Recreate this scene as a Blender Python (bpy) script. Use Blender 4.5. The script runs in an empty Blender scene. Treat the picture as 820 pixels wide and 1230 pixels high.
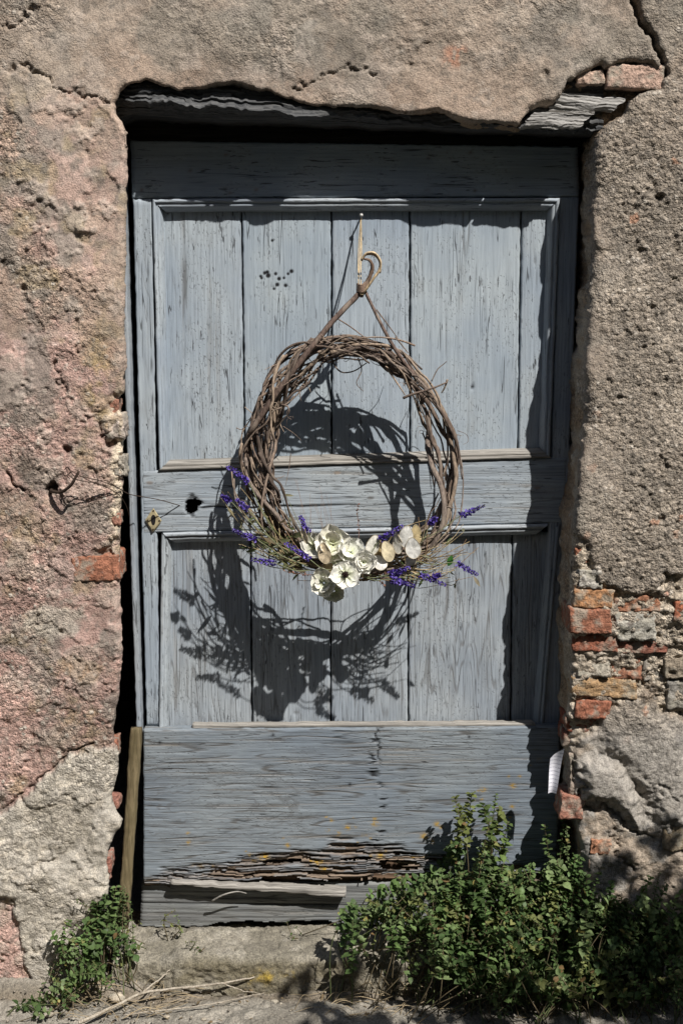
import bpy, math, random
import numpy as np
from math import radians, sin, cos, pi

# ------------------------------------------------------------------ camera, sky, sun, exposure
scene = bpy.context.scene
COL = scene.collection
F, PITCH, CAMY, CAMZ = 1640.0, radians(9.0), -2.9, 1.465
cam_d = bpy.data.cameras.new('camera')
cam_d.sensor_fit = 'VERTICAL'; cam_d.sensor_height = 24.0; cam_d.lens = F / 1230 * 24.0
cam_d.clip_start = 0.05; cam_d.clip_end = 500
cam = bpy.data.objects.new('camera', cam_d); COL.objects.link(cam)
cam.location = (0, CAMY, CAMZ); cam.rotation_euler = (pi / 2 - PITCH, 0, 0)
scene.camera = cam
scene.cycles.max_bounces = 5; scene.cycles.diffuse_bounces = 3; scene.cycles.glossy_bounces = 2; scene.cycles.transmission_bounces = 3; scene.cycles.caustics_reflective = False; scene.cycles.caustics_refractive = False
scene.render.resolution_x, scene.render.resolution_y = 682, 1024

SUN = np.array((0.66, -1.0, 1.45)); SUN = SUN / np.linalg.norm(SUN)
elev = math.asin(SUN[2]); azim = math.atan2(SUN[0], SUN[1])
world = bpy.data.worlds.new('World'); scene.world = world; world.use_nodes = True
wn = world.node_tree; wn.nodes.clear()
sky = wn.nodes.new('ShaderNodeTexSky'); sky.sky_type = 'NISHITA'; sky.sun_disc = False
sky.sun_elevation = elev; sky.sun_rotation = azim
bg = wn.nodes.new('ShaderNodeBackground'); bg.inputs[1].default_value = 0.062
wo = wn.nodes.new('ShaderNodeOutputWorld')
wn.links.new(sky.outputs[0], bg.inputs[0]); wn.links.new(bg.outputs[0], wo.inputs[0])
sun_d = bpy.data.lights.new('sun', 'SUN'); sun_d.energy = 5.0; sun_d.angle = radians(0.53); sun_d.color = (1.0, 0.955, 0.90)
sun = bpy.data.objects.new('sun', sun_d); COL.objects.link(sun)
from mathutils import Vector
sun.rotation_euler = Vector(SUN).to_track_quat('Z', 'Y').to_euler(); sun.location = (3, -5, 6)
scene.view_settings.view_transform = 'Standard'; scene.view_settings.look = 'None'
scene.view_settings.exposure = 0.3; scene.view_settings.gamma = 1.0; scene.view_settings.use_curve_mapping = False

# ------------------------------------------------------------------ geometry helpers
SP, CP = sin(PITCH), cos(PITCH)
def P3(u, v, Y):
    """point on the upright plane at depth Y that stands where (u, v) is measured in the photograph"""
    dx = (np.asarray(u, float) - 410) / F; dy = -(np.asarray(v, float) - 615) / F
    d1 = CP + dy * SP; d2 = -SP + dy * CP
    t = (Y - CAMY) / d1
    return np.stack([dx * t, np.zeros_like(dx * t) + Y, CAMZ + d2 * t], -1)
def UV(x, y, z):
    dy = y - CAMY; dz = z - CAMZ
    fw = dy * CP - dz * SP; up = dy * SP + dz * CP
    return 410 + F * x / fw, 615 - F * up / fw
def PZ(u, v, Z):
    dx = (u - 410) / F; dy = -(v - 615) / F
    d = np.array((dx, CP + dy * SP, -SP + dy * CP)); t = (Z - CAMZ) / d[2]
    return np.array((0, CAMY, CAMZ)) + d * t

def hsh(ix, iy, s):
    n = ix.astype(np.int32).view(np.uint32) * np.uint32(374761393) + iy.astype(np.int32).view(np.uint32) * np.uint32(668265263) + np.uint32((int(s) * 144269504) & 0xffffffff)
    n = (n ^ (n >> np.uint32(13))) * np.uint32(1274126177)
    n = n ^ (n >> np.uint32(16))
    return (n & np.uint32(0xffff)) * np.float32(1 / 65535.0)
def vn(x, y, s=0):
    x = np.asarray(x, float); y = np.asarray(y, float)
    ix = np.floor(x); iy = np.floor(y); fx = x - ix; fy = y - iy
    fx = fx * fx * fx * (fx * (fx * 6 - 15) + 10); fy = fy * fy * fy * (fy * (fy * 6 - 15) + 10)
    a = hsh(ix, iy, s); b = hsh(ix + 1, iy, s); c = hsh(ix, iy + 1, s); d = hsh(ix + 1, iy + 1, s)
    return ((a * (1 - fx) + b * fx) * (1 - fy) + (c * (1 - fx) + d * fx) * fy) * 2 - 1
def fbm(x, y, o=4, s=0, g=0.5):
    r = 0; a = 1.0; t = 0
    ca, sa = 0.8, 0.6
    for i in range(o):
        r = r + a * vn(x, y, s + i * 17); t += a; a *= g
        x, y = (x * ca - y * sa) * 2.03 + 5.3, (x * sa + y * ca) * 2.03 + 1.7
    return r / t * 1.5
def worley(x, y, s=0):
    ix = np.floor(x); iy = np.floor(y)
    f1 = np.full(x.shape, 9.0); idr = np.zeros(x.shape)
    for i in (-1, 0, 1):
        for j in (-1, 0, 1):
            cx = ix + i; cy = iy + j
            d = (cx + hsh(cx, cy, s) - x) ** 2 + (cy + hsh(cx, cy, s + 7) - y) ** 2
            m = d < f1
            f1 = np.where(m, d, f1); idr = np.where(m, hsh(cx, cy, s + 13), idr)
    return np.sqrt(f1), idr
def sst(a, b, x):
    t = np.clip((x - a) / (b - a), 0, 1); return t * t * (3 - 2 * t)
def mixc(c, col, m):
    return c * (1 - m[..., None]) + np.asarray(col) * m[..., None]
def poly_sd(px, pz, poly):
    """signed distance, negative inside"""
    poly = np.asarray(poly); d = np.full(px.shape, 1e9); ins = np.zeros(px.shape, bool)
    for i in range(len(poly)):
        ax, az = poly[i]; bx, bz = poly[(i + 1) % len(poly)]
        ex, ez = bx - ax, bz - az
        t = np.clip(((px - ax) * ex + (pz - az) * ez) / (ex * ex + ez * ez + 1e-12), 0, 1)
        d = np.minimum(d, (px - ax - t * ex) ** 2 + (pz - az - t * ez) ** 2)
        c = (az > pz) != (bz > pz)
        with np.errstate(divide='ignore', invalid='ignore'):
            ins ^= c & (px < ex * (pz - az) / (bz - az + 1e-15) + ax)
    d = np.sqrt(d)
    return np.where(ins, -d, d)
def line_d(px, pz, pts):
    d = np.full(px.shape, 1e9)
    for (ax, az), (bx, bz) in zip(pts[:-1], pts[1:]):
        ex, ez = bx - ax, bz - az
        t = np.clip(((px - ax) * ex + (pz - az) * ez) / (ex * ex + ez * ez + 1e-12), 0, 1)
        d = np.minimum(d, (px - ax - t * ex) ** 2 + (pz - az - t * ez) ** 2)
    return np.sqrt(d)

def make(name, verts, faces, mat, parent=None, cols=None, smooth=True):
    """one mesh object; faces is an (n,4)/(n,3) array or a list of lists"""
    me = bpy.data.meshes.new(name)
    verts = np.asarray(verts, np.float32)
    if isinstance(faces, np.ndarray):
        k = faces.shape[1]; n = len(faces)
        me.vertices.add(len(verts)); me.vertices.foreach_set('co', verts.ravel())
        me.loops.add(n * k); me.loops.foreach_set('vertex_index', faces.astype(np.int32).ravel())
        me.polygons.add(n); me.polygons.foreach_set('loop_start', np.arange(0, n * k, k, dtype=np.int32))
        me.polygons.foreach_set('loop_total', np.full(n, k, np.int32))
        me.update(calc_edges=True)
    else:
        me.from_pydata(verts.tolist(), [], faces); me.update()
    me.polygons.foreach_set('use_smooth', np.full(len(me.polygons), smooth))
    if cols is not None:
        cols = np.asarray(cols, np.float32)
        if cols.shape[1] == 3: cols = np.c_[cols, np.ones(len(cols), np.float32)]
        at = me.color_attributes.new('Col', 'FLOAT_COLOR', 'POINT'); at.data.foreach_set('color', cols.ravel())
    me.materials.append(mat)
    o = bpy.data.objects.new(name, me); COL.objects.link(o)
    if parent is not None: o.parent = parent
    return o
def thing(name, label, cat, loc=(0, 0, 0), group=None):
    o = bpy.data.objects.new(name, None); COL.objects.link(o); o.empty_display_size = 0.05
    o['label'] = label; o['category'] = cat
    if group: o['group'] = group
    return o
def tag(o, label, cat, group=None):
    o['label'] = label; o['category'] = cat
    if group: o['group'] = group
    return o
def grid_faces(nu, nv, keep=None):
    i = np.arange(nu * nv).reshape(nv, nu)
    q = np.stack([i[:-1, :-1], i[:-1, 1:], i[1:, 1:], i[1:, :-1]], -1)
    return q.reshape(-1, 4) if keep is None else q[keep]

def spline(pts, n):
    p = np.asarray(pts, float); k = len(p)
    if k == 2: return p[0] + (p[1] - p[0]) * np.linspace(0, 1, n)[:, None]
    q = np.vstack([2 * p[0] - p[1], p, 2 * p[-1] - p[-2]])
    t = np.linspace(0, k - 1 - 1e-6, n); i = t.astype(int); f = (t - i)[:, None]
    a, b, c, d = q[i], q[i + 1], q[i + 2], q[i + 3]
    return 0.5 * (2 * b + (c - a) * f + (2 * a - 5 * b + 4 * c - d) * f ** 2 + (3 * b - a - 3 * c + d) * f ** 3)
def tube_data(path, rad, ns=6, rough=0.0, seed=0):
    path = np.asarray(path, float); n = len(path); rad = np.broadcast_to(rad, n)
    T = np.gradient(path, axis=0); T /= np.linalg.norm(T, axis=1)[:, None] + 1e-12
    ref = np.array((0.13, 0.97, 0.21)); A = np.cross(T, ref); A /= np.linalg.norm(A, axis=1)[:, None] + 1e-12
    B = np.cross(T, A)
    an = np.linspace(0, 2 * pi, ns, endpoint=False)
    R = rad[:, None]
    if rough: R = R * (1 + rough * np.random.RandomState(seed).uniform(-1, 1, (n, ns)))
    else: R = np.broadcast_to(R, (n, ns))
    V = path[:, None] + R[..., None] * (np.cos(an)[None, :, None] * A[:, None] + np.sin(an)[None, :, None] * B[:, None])
    V = np.vstack([V.reshape(-1, 3), path[0] - T[0] * rad[0] * .5, path[-1] + T[-1] * rad[-1] * .5])
    fs = []
    for i in range(n - 1):
        for j in range(ns):
            a = i * ns + j; b = i * ns + (j + 1) % ns
            fs.append([a, b, b + ns, a + ns])
    c0, c1 = n * ns, n * ns + 1
    for j in range(ns):
        fs.append([c0, (j + 1) % ns, j]); fs.append([c1, (n - 1) * ns + j, (n - 1) * ns + (j + 1) % ns])
    return V, fs
class Bag:
    def __init__(s): s.v = []; s.f = []; s.c = []; s.n = 0
    def add(s, V, fs, col=None):
        V = np.asarray(V, float); s.v.append(V); s.f += [[i + s.n for i in f] for f in fs]; s.n += len(V)
        s.c.append(np.tile(np.asarray(col if col is not None else (1, 1, 1, 1), float), (len(V), 1)))
    def build(s, name, mat, parent=None, smooth=True):
        return make(name, np.vstack(s.v), s.f, mat, parent, np.vstack(s.c), smooth)

# ------------------------------------------------------------------ material helpers
class NT:
    def __init__(s, name, rough=0.9):
        s.m = bpy.data.materials.new(name); s.m.use_nodes = True; s.t = s.m.node_tree; s.t.nodes.clear()
        s.out = s.n('ShaderNodeOutputMaterial'); s.b = s.n('ShaderNodeBsdfPrincipled')
        s.l(s.b.outputs[0], s.out.inputs[0]); s.b.inputs['Roughness'].default_value = rough
        s.b.inputs['Specular IOR Level'].default_value = 0.25
    def n(s, t): return s.t.nodes.new(t)
    def l(s, a, b): s.t.links.new(a, b)
    def setin(s, sock, v):
        if hasattr(v, 'is_linked') or isinstance(v, bpy.types.NodeSocket): s.l(v, sock)
        else: sock.default_value = v
    def coords(s, scale=(1, 1, 1), rnd=True):
        tc = s.n('ShaderNodeTexCoord'); src = tc.outputs['Object']
        if rnd:
            oi = s.n('ShaderNodeObjectInfo'); m = s.n('ShaderNodeVectorMath'); m.operation = 'MULTIPLY_ADD'
            cb = s.n('ShaderNodeCombineXYZ')
            for k in range(3): s.l(oi.outputs['Random'], cb.inputs[k])
            s.l(cb.outputs[0], m.inputs[0]); m.inputs[1].default_value = (7.3, 11.1, 17.7); s.l(src, m.inputs[2]); src = m.outputs[0]
        mp = s.n('ShaderNodeMapping'); mp.inputs['Scale'].default_value = scale; s.l(src, mp.inputs[0])
        return mp.outputs[0]
    def noise(s, co, sc, det=4, ro=0.55, dist=0.0):
        t = s.n('ShaderNodeTexNoise'); s.l(co, t.inputs['Vector']); t.inputs['Scale'].default_value = sc
        t.inputs['Detail'].default_value = det; t.inputs['Roughness'].default_value = ro; t.inputs['Distortion'].default_value = dist
        return t.outputs[0]
    def rng(s, v, a, b, c=0.0, d=1.0):
        r = s.n('ShaderNodeMapRange'); r.interpolation_type = 'SMOOTHSTEP'; s.l(v, r.inputs[0])
        for k, x in enumerate((a, b, c, d)): r.inputs[k + 1].default_value = x
        return r.outputs[0]
    def mix(s, f, a, b, mode='MIX'):
        m = s.n('ShaderNodeMix'); m.data_type = 'RGBA'; m.blend_type = mode
        s.setin(m.inputs[0], f)
        for k, x in ((6, a), (7, b)):
            if isinstance(x, tuple): x = (*x[:3], 1.0)
            s.setin(m.inputs[k], x)
        return m.outputs[2]
    def math(s, op, a, b=0.0):
        m = s.n('ShaderNodeMath'); m.operation = op; s.setin(m.inputs[0], a); s.setin(m.inputs[1], b); return m.outputs[0]
    def attr(s, name='Col'):
        a = s.n('ShaderNodeAttribute'); a.attribute_name = name; return a
    def bump(s, h, strength=0.5, dist=0.002):
        b = s.n('ShaderNodeBump'); b.inputs['Strength'].default_value = strength; b.inputs['Distance'].default_value = dist
        s.l(h, b.inputs['Height']); s.l(b.outputs[0], s.b.inputs['Normal'])
    def color(s, c): s.setin(s.b.inputs['Base Color'], c)

def mat_plaster():
    t = NT('plaster', 0.95); a = t.attr(); co = t.coords(rnd=False)
    n1 = t.noise(co, 300, 2, 0.7); n2 = t.noise(co, 75, 3, 0.65); n3 = t.noise(co, 22, 2, 0.6)
    def grit(sc):
        vo = t.n('ShaderNodeTexVoronoi'); vo.inputs['Scale'].default_value = sc; vo.inputs['Randomness'].default_value = 1.0; t.l(co, vo.inputs['Vector'])
        sp = t.n('ShaderNodeSeparateColor'); t.l(vo.outputs['Color'], sp.inputs[0]); return vo.outputs['Distance'], sp.outputs[0], sp.outputs[1]
    d1, r1, q1 = grit(190); d2, r2, q2 = grit(95)
    g = a.outputs['Alpha']                                   # how gritty the coat is here
    c = t.mix(1.0, a.outputs['Color'], t.mix(t.rng(n1, 0.28, 0.72), (0.66, 0.66, 0.67), (1.26, 1.25, 1.22)), 'MULTIPLY')
    c = t.mix(g, c, t.mix(1.0, c, t.mix(r1, (0.55, 0.54, 0.53), (1.40, 1.38, 1.34)), 'MULTIPLY'))
    c = t.mix(t.math('MULTIPLY', t.math('MULTIPLY', t.rng(q2, 0.86, 0.9), t.rng(d2, 0.55, 0.35)), g), c, t.mix(r2, (0.14, 0.12, 0.10), (0.60, 0.54, 0.46)))
    c = t.mix(t.math('MULTIPLY', t.rng(n2, 0.58, 0.72), 0.4), c, (0.15, 0.135, 0.12))
    c = t.mix(t.math('MULTIPLY', t.rng(n3, 0.55, 0.75), 0.3), c, (0.42, 0.37, 0.31))
    t.color(c)
    st = t.math('SUBTRACT', 0.6, d1); st2 = t.math('MULTIPLY', t.math('SUBTRACT', 0.6, d2), t.rng(r2, 0.45, 0.6))
    h = t.math('MULTIPLY', t.math('ADD', t.math('MULTIPLY', n1, 1.2), t.math('MULTIPLY', n2, 1.0)), t.math('ADD', t.math('MULTIPLY', g, 0.75), 0.4))
    h = t.math('ADD', h, t.math('MULTIPLY', g, t.math('ADD', t.math('MULTIPLY', st, 0.9), t.math('MULTIPLY', st2, 1.8))))
    t.bump(h, 1.0, 0.0030); return t.m
def mat_stone(name='stone_mat'):
    t = NT(name, 0.95); oi = t.n('ShaderNodeObjectInfo'); co = t.coords()
    n1 = t.noise(co, 120, 4, 0.7); n2 = t.noise(co, 28, 3, 0.6)
    c = t.mix(1.0, oi.outputs['Color'], t.mix(t.rng(n1, 0.3, 0.7), (0.55, 0.55, 0.55), (1.3, 1.3, 1.3)), 'MULTIPLY')
    n3 = t.noise(co, 55, 5, 0.65); c = t.mix(t.math('MULTIPLY', t.rng(n2, 0.47, 0.64), 0.72), c, (0.34, 0.315, 0.255)); c = t.mix(t.math('MULTIPLY', t.rng(n3, 0.58, 0.68), 0.6), c, (0.13, 0.10, 0.085))
    t.color(c); t.bump(t.math('ADD', n1, t.math('MULTIPLY', n3, 1.5)), 1.0, 0.005); return t.m
def mat_paint(grain):
    t = NT('blue_paint_' + grain, 0.68); up = grain == 'upright'
    co = t.coords((1, 1, .035) if up else (.03, 1, 1)); cg = t.coords((1, 1, .07) if up else (.06, 1, 1)); ct = t.coords((1, 1, .14) if up else (.12, 1, 1)); cf = t.coords((1, 1, .45) if up else (.45, 1, 1)); cu = t.coords()
    a = t.attr(); sep = t.n('ShaderNodeSeparateColor'); t.l(a.outputs['Color'], sep.inputs[0])
    oi = t.n('ShaderNodeObjectInfo'); wr = oi.outputs['Alpha']          # how far the paint has worn
    fine = t.noise(co, 230 if up else 340, 3, 0.7); mid = t.noise(co, 48 if up else 85, 4, 0.68); patch = t.noise(cu, 4.5, 3, 0.62); fl = t.noise(cf, 240, 2, 0.7); area = t.noise(cu, 9, 2, 0.6)
    c = t.mix(1.0, oi.outputs['Color'], t.mix(t.rng(patch, 0.32, 0.68), (0.84, 0.865, 0.90), (1.09, 1.07, 1.03)), 'MULTIPLY')
    c = t.mix(1.0, c, t.mix(t.rng(fine, 0.3, 0.7), (0.90, 0.90, 0.91), (1.06, 1.06, 1.06)), 'MULTIPLY')
    c = t.mix(wr, c, t.mix(1.0, c, t.mix(t.rng(fine, 0.3, 0.68), (0.74, 0.73, 0.72), (1.14, 1.14, 1.14)), 'MULTIPLY'))
    # growth rings standing out where the paint has gone: contours of a stretched noise
    rg = t.math('PINGPONG', t.math('MULTIPLY', t.noise(cg, 20, 2, 0.5), 16.0), 0.5)
    rl = t.math('MULTIPLY', t.rng(rg, 0.20, 0.02), t.math('MULTIPLY', t.rng(t.noise(ct, 60, 3, 0.7), 0.40, 0.60), t.math('ADD', wr, 0.04)))
    c = t.mix(t.math('MULTIPLY', rl, 0.9), c, (0.085, 0.078, 0.07))
    tick = t.math('MULTIPLY', t.rng(t.noise(ct, 210, 2, 0.6), 0.655, 0.70), t.rng(area, 0.38, 0.55, 0.25, 1.0))
    c = t.mix(t.math('MULTIPLY', tick, 0.8), c, (0.06, 0.062, 0.066))
    # grain showing through
    gr = t.math('MULTIPLY', t.rng(mid, 0.56, 0.66), t.math('ADD', t.math('MULTIPLY', wr, 0.6), t.rng(area, 0.5, 0.7, 0, .3)))
    c = t.mix(t.math('MINIMUM', gr, 0.85), c, t.mix(t.rng(fine, .35, .65), (0.075, 0.070, 0.066), (0.235, 0.215, 0.19)))
    # hairline cracks along the grain and small lifted flakes
    hl = t.noise(co, 75, 1, 0.5); line = t.math('MULTIPLY', t.rng(t.math('ABSOLUTE', t.math('SUBTRACT', hl, 0.5)), 0.012, 0.003), t.rng(t.noise(cf, 22, 1, 0.6), 0.48, 0.60))
    c = t.mix(t.math('MULTIPLY', line, 0.75), c, (0.045, 0.048, 0.052))
    chip = t.math('MULTIPLY', t.rng(fl, 0.60, 0.66), t.rng(area, 0.45, 0.60, 0.1, 1.0))
    c = t.mix(t.math('MULTIPLY', chip, 0.40), c, (0.15, 0.16, 0.17))
    c = t.mix(t.math('MULTIPLY', t.rng(sep.outputs[0], .1, .9), 0.75), c, (0.10, 0.10, 0.10))
    # masks built with the board: rot (brown wood), lichen, black spots
    c = t.mix(sep.outputs[1], c, t.mix(t.rng(mid, 0.35, 0.65), (0.050, 0.038, 0.030), (0.25, 0.19, 0.14)))
    c = t.mix(t.math('MULTIPLY', sep.outputs[2], t.rng(fl, 0.36, 0.52)), c, (0.36, 0.22, 0.02))
    c = t.mix(a.outputs['Alpha'], c, (0.010, 0.010, 0.012))
    t.color(c)
    h = t.math('ADD', t.math('MULTIPLY', fine, 0.35), t.math('ADD', t.math('MULTIPLY', chip, -0.6), t.math('ADD', t.math('MULTIPLY', gr, -0.7), t.math('ADD', t.math('MULTIPLY', line, -0.7), t.math('ADD', t.math('MULTIPLY', rl, -0.7), t.math('MULTIPLY', tick, -0.8))))))
    t.bump(h, 0.75, 0.002); return t.m
def mat_wood(name, c0, c1, grain='level', sc=150, rough=0.85):
    t = NT(name, rough); co = t.coords({'level': (.04, 1, 1), 'upright': (1, 1, .04), 'none': (1, 1, 1)}[grain])
    n = t.noise(co, sc, 5, 0.65, 0.4); n2 = t.noise(co, sc * .22, 4, 0.6)
    c = t.mix(t.rng(n, 0.3, 0.7), c0, c1); c = t.mix(t.math('MULTIPLY', t.rng(n2, .5, .7), .6), c, tuple(x * .45 for x in c0))
    t.color(c); t.bump(t.math('ADD', n, n2), 0.8, 0.003); return t.m
def mat_bark():
    t = NT('vine_bark', 0.85); oi = t.n('ShaderNodeObjectInfo'); co = t.coords((1, 1, .35))
    n = t.noise(co, 220, 4, 0.6); n2 = t.noise(co, 40, 3, 0.5)
    c = t.mix(1.0, oi.outputs['Color'], t.mix(t.rng(n, .3, .7), (.55, .53, .52), (1.35, 1.3, 1.25)), 'MULTIPLY')
    c = t.mix(t.math('MULTIPLY', t.rng(n2, .55, .7), .5), c, (.30, .25, .20))
    t.color(c); t.bump(n, .7, .002); return t.m
def mat_plain(name, col, rough=0.8, metal=0.0, sss=False, var=0.25, sc=120):
    t = NT(name, rough); co = t.coords(); n = t.noise(co, sc, 4, .6)
    t.color(t.mix(t.rng(n, .3, .7), tuple(x * (1 - var) for x in col), tuple(min(1, x * (1 + var)) for x in col)))
    t.b.inputs['Metallic'].default_value = metal; return t.m
def mat_leaf(name, trans=0.35, rough=0.5):
    t = NT(name, rough); a = t.attr(); co = t.coords(); n = t.noise(co, 90, 3, .6)
    c = t.mix(1.0, a.outputs['Color'], t.mix(t.rng(n, .3, .7), (.75, .75, .75), (1.2, 1.2, 1.2)), 'MULTIPLY')
    t.color(c); tr = t.n('ShaderNodeBsdfTranslucent'); t.l(c, tr.inputs[0])
    mx = t.n('ShaderNodeMixShader'); mx.inputs[0].default_value = trans
    t.l(t.b.outputs[0], mx.inputs[1]); t.l(tr.outputs[0], mx.inputs[2]); t.l(mx.outputs[0], t.out.inputs[0]); return t.m
def mat_ground():
    t = NT('ground_mat', 0.95); a = t.attr(); co = t.coords(rnd=False)
    n1 = t.noise(co, 230, 3, 0.7); n2 = t.noise(co, 30, 4, 0.6)
    c = t.mix(1.0, a.outputs['Color'], t.mix(t.rng(n1, .3, .7), (.55, .55, .55), (1.3, 1.29, 1.26)), 'MULTIPLY')
    c = t.mix(t.math('MULTIPLY', t.rng(n2, .5, .68), .5), c, (.16, .145, .12))
    t.color(c); t.bump(t.math('ADD', n1, n2), .9, .004); return t.m

M = dict(plaster=mat_plaster(), stone=mat_stone(), paint_v=mat_paint('upright'), paint_h=mat_paint('level'),
         lintel=mat_wood('lintel_wood', (.04, .043, .047), (.13, .13, .128), 'level', 300), greywood=mat_wood('bare_grey_wood', (.25, .24, .225), (.43, .415, .39), 'level', 300),
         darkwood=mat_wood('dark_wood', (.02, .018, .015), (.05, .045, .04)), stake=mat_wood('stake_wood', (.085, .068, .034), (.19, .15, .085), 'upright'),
         ledge=mat_wood('bare_ledge_wood', (.17, .16, .145), (.38, .36, .325), 'level', 220),
         bark=mat_bark(), brass=mat_plain('old_brass', (.42, .36, .22), .55, .3), black=mat_plain('keyhole_shade', (.012, .011, .011), .7),
         iron=mat_plain('rusty_iron', (.055, .038, .028), .75, .2), string=mat_plain('twine', (.46, .36, .22), .9),
         room=mat_plain('room_dark', (.04, .036, .032), .95), leaf=mat_leaf('leaf_green'), petal=mat_leaf('petal', .16, .6),
         lav=mat_leaf('lavender', .15, .7), herb=mat_leaf('dry_herb', .1, .8), ground=mat_ground(), dry=mat_wood('dry_stick_wood', (.24, .20, .15), (.50, .45, .37), 'none', 200))

# ------------------------------------------------------------------ the wall
GZ = -0.085                      # ground level; the doorstep top is Z = 0
YD = 0.125                       # front of the door's rails
YP = 0.145                       # panels' planks
def bulge(U, V): return np.interp(V, [300, 420, 540, 640, 740, 800, 880, 1100], [0, .022, .046, .056, .056, .032, .022, .022]) * sst(620, 690, U)      # right jamb pushed forward so its shadow on the door falls wider
def W2(pts): return [(float(p[0]), float(p[2])) for p in (P3(u, v, -float(bulge(np.float64(u), np.float64(v)))) for u, v in pts)]
OUTL = [(120, 1180), (126, 1110), (132, 1060), (128, 1035), (136, 1005), (146, 992), (147, 985), (138, 972), (134, 955), (140, 930), (143, 905), (136, 892), (137, 860), (143, 830), (145, 790),
        (145, 740), (143, 700), (142, 670), (143, 640), (144, 605), (145, 590), (146, 572), (142, 560), (146, 545), (148, 520), (147, 498), (139, 490), (140, 481), (148, 472), (150, 440), (149, 400), (149, 350), (150, 300), (151, 250),
        (152, 200), (152, 160), (146, 146), (139, 136), (137, 122), (145, 108), (160, 98), (178, 96), (195, 102), (215, 108), (240, 106), (258, 101), (275, 98), (290, 100),
        (300, 106), (320, 108), (340, 116), (360, 124), (380, 126), (410, 128), (440, 127), (462, 130), (478, 136), (492, 136), (510, 132), (526, 131), (542, 138), (562, 143), (590, 146),
        (622, 150), (630, 136), (645, 126), (664, 123), (674, 112), (682, 98), (694, 90), (712, 83), (722, 76), (726, 82), (735, 77), (760, 75), (784, 78), (795, 92), (792, 106), (770, 111), (756, 122), (748, 138), (730, 150), (720, 160),
        (715, 180), (713, 210), (711, 250), (712, 290), (711, 330), (708, 370), (705, 400), (703, 440), (704, 480), (702, 520), (698, 560), (694, 600), (690, 640), (687, 690),
        (686, 720), (685, 770), (687, 800), (686, 835), (682, 860), (684, 890), (690, 920), (688, 960), (694, 990), (700, 1020), (704, 1060), (706, 1180)]
LOSS = [(660, 640), (697, 645), (704, 655), (710, 672), (713, 688), (724, 700), (738, 708), (757, 714), (775, 712), (790, 704), (800, 690), (840, 690), (840, 880), (800, 856), (770, 840), (745, 846), (725, 860), (715, 880), (700, 892), (690, 915), (684, 990), (660, 1000)]
BLOB1 = [(715, 880), (725, 860), (745, 843), (770, 838), (800, 852), (835, 880), (835, 1000), (790, 1000), (770, 960), (745, 925), (718, 905)]
BLOB2 = [(690, 940), (697, 915), (715, 900), (745, 905), (770, 950), (775, 1010), (745, 985), (730, 968), (700, 965)]
PATCHL = [(-60, 1010), (5, 975), (30, 958), (55, 930), (85, 908), (112, 897), (150, 900), (150, 1250), (60, 1250), (30, 1150), (15, 1080), (-60, 1060)]
GREYL = [(28, 742), (55, 722), (85, 728), (104, 742), (85, 765), (50, 770)]

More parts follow.
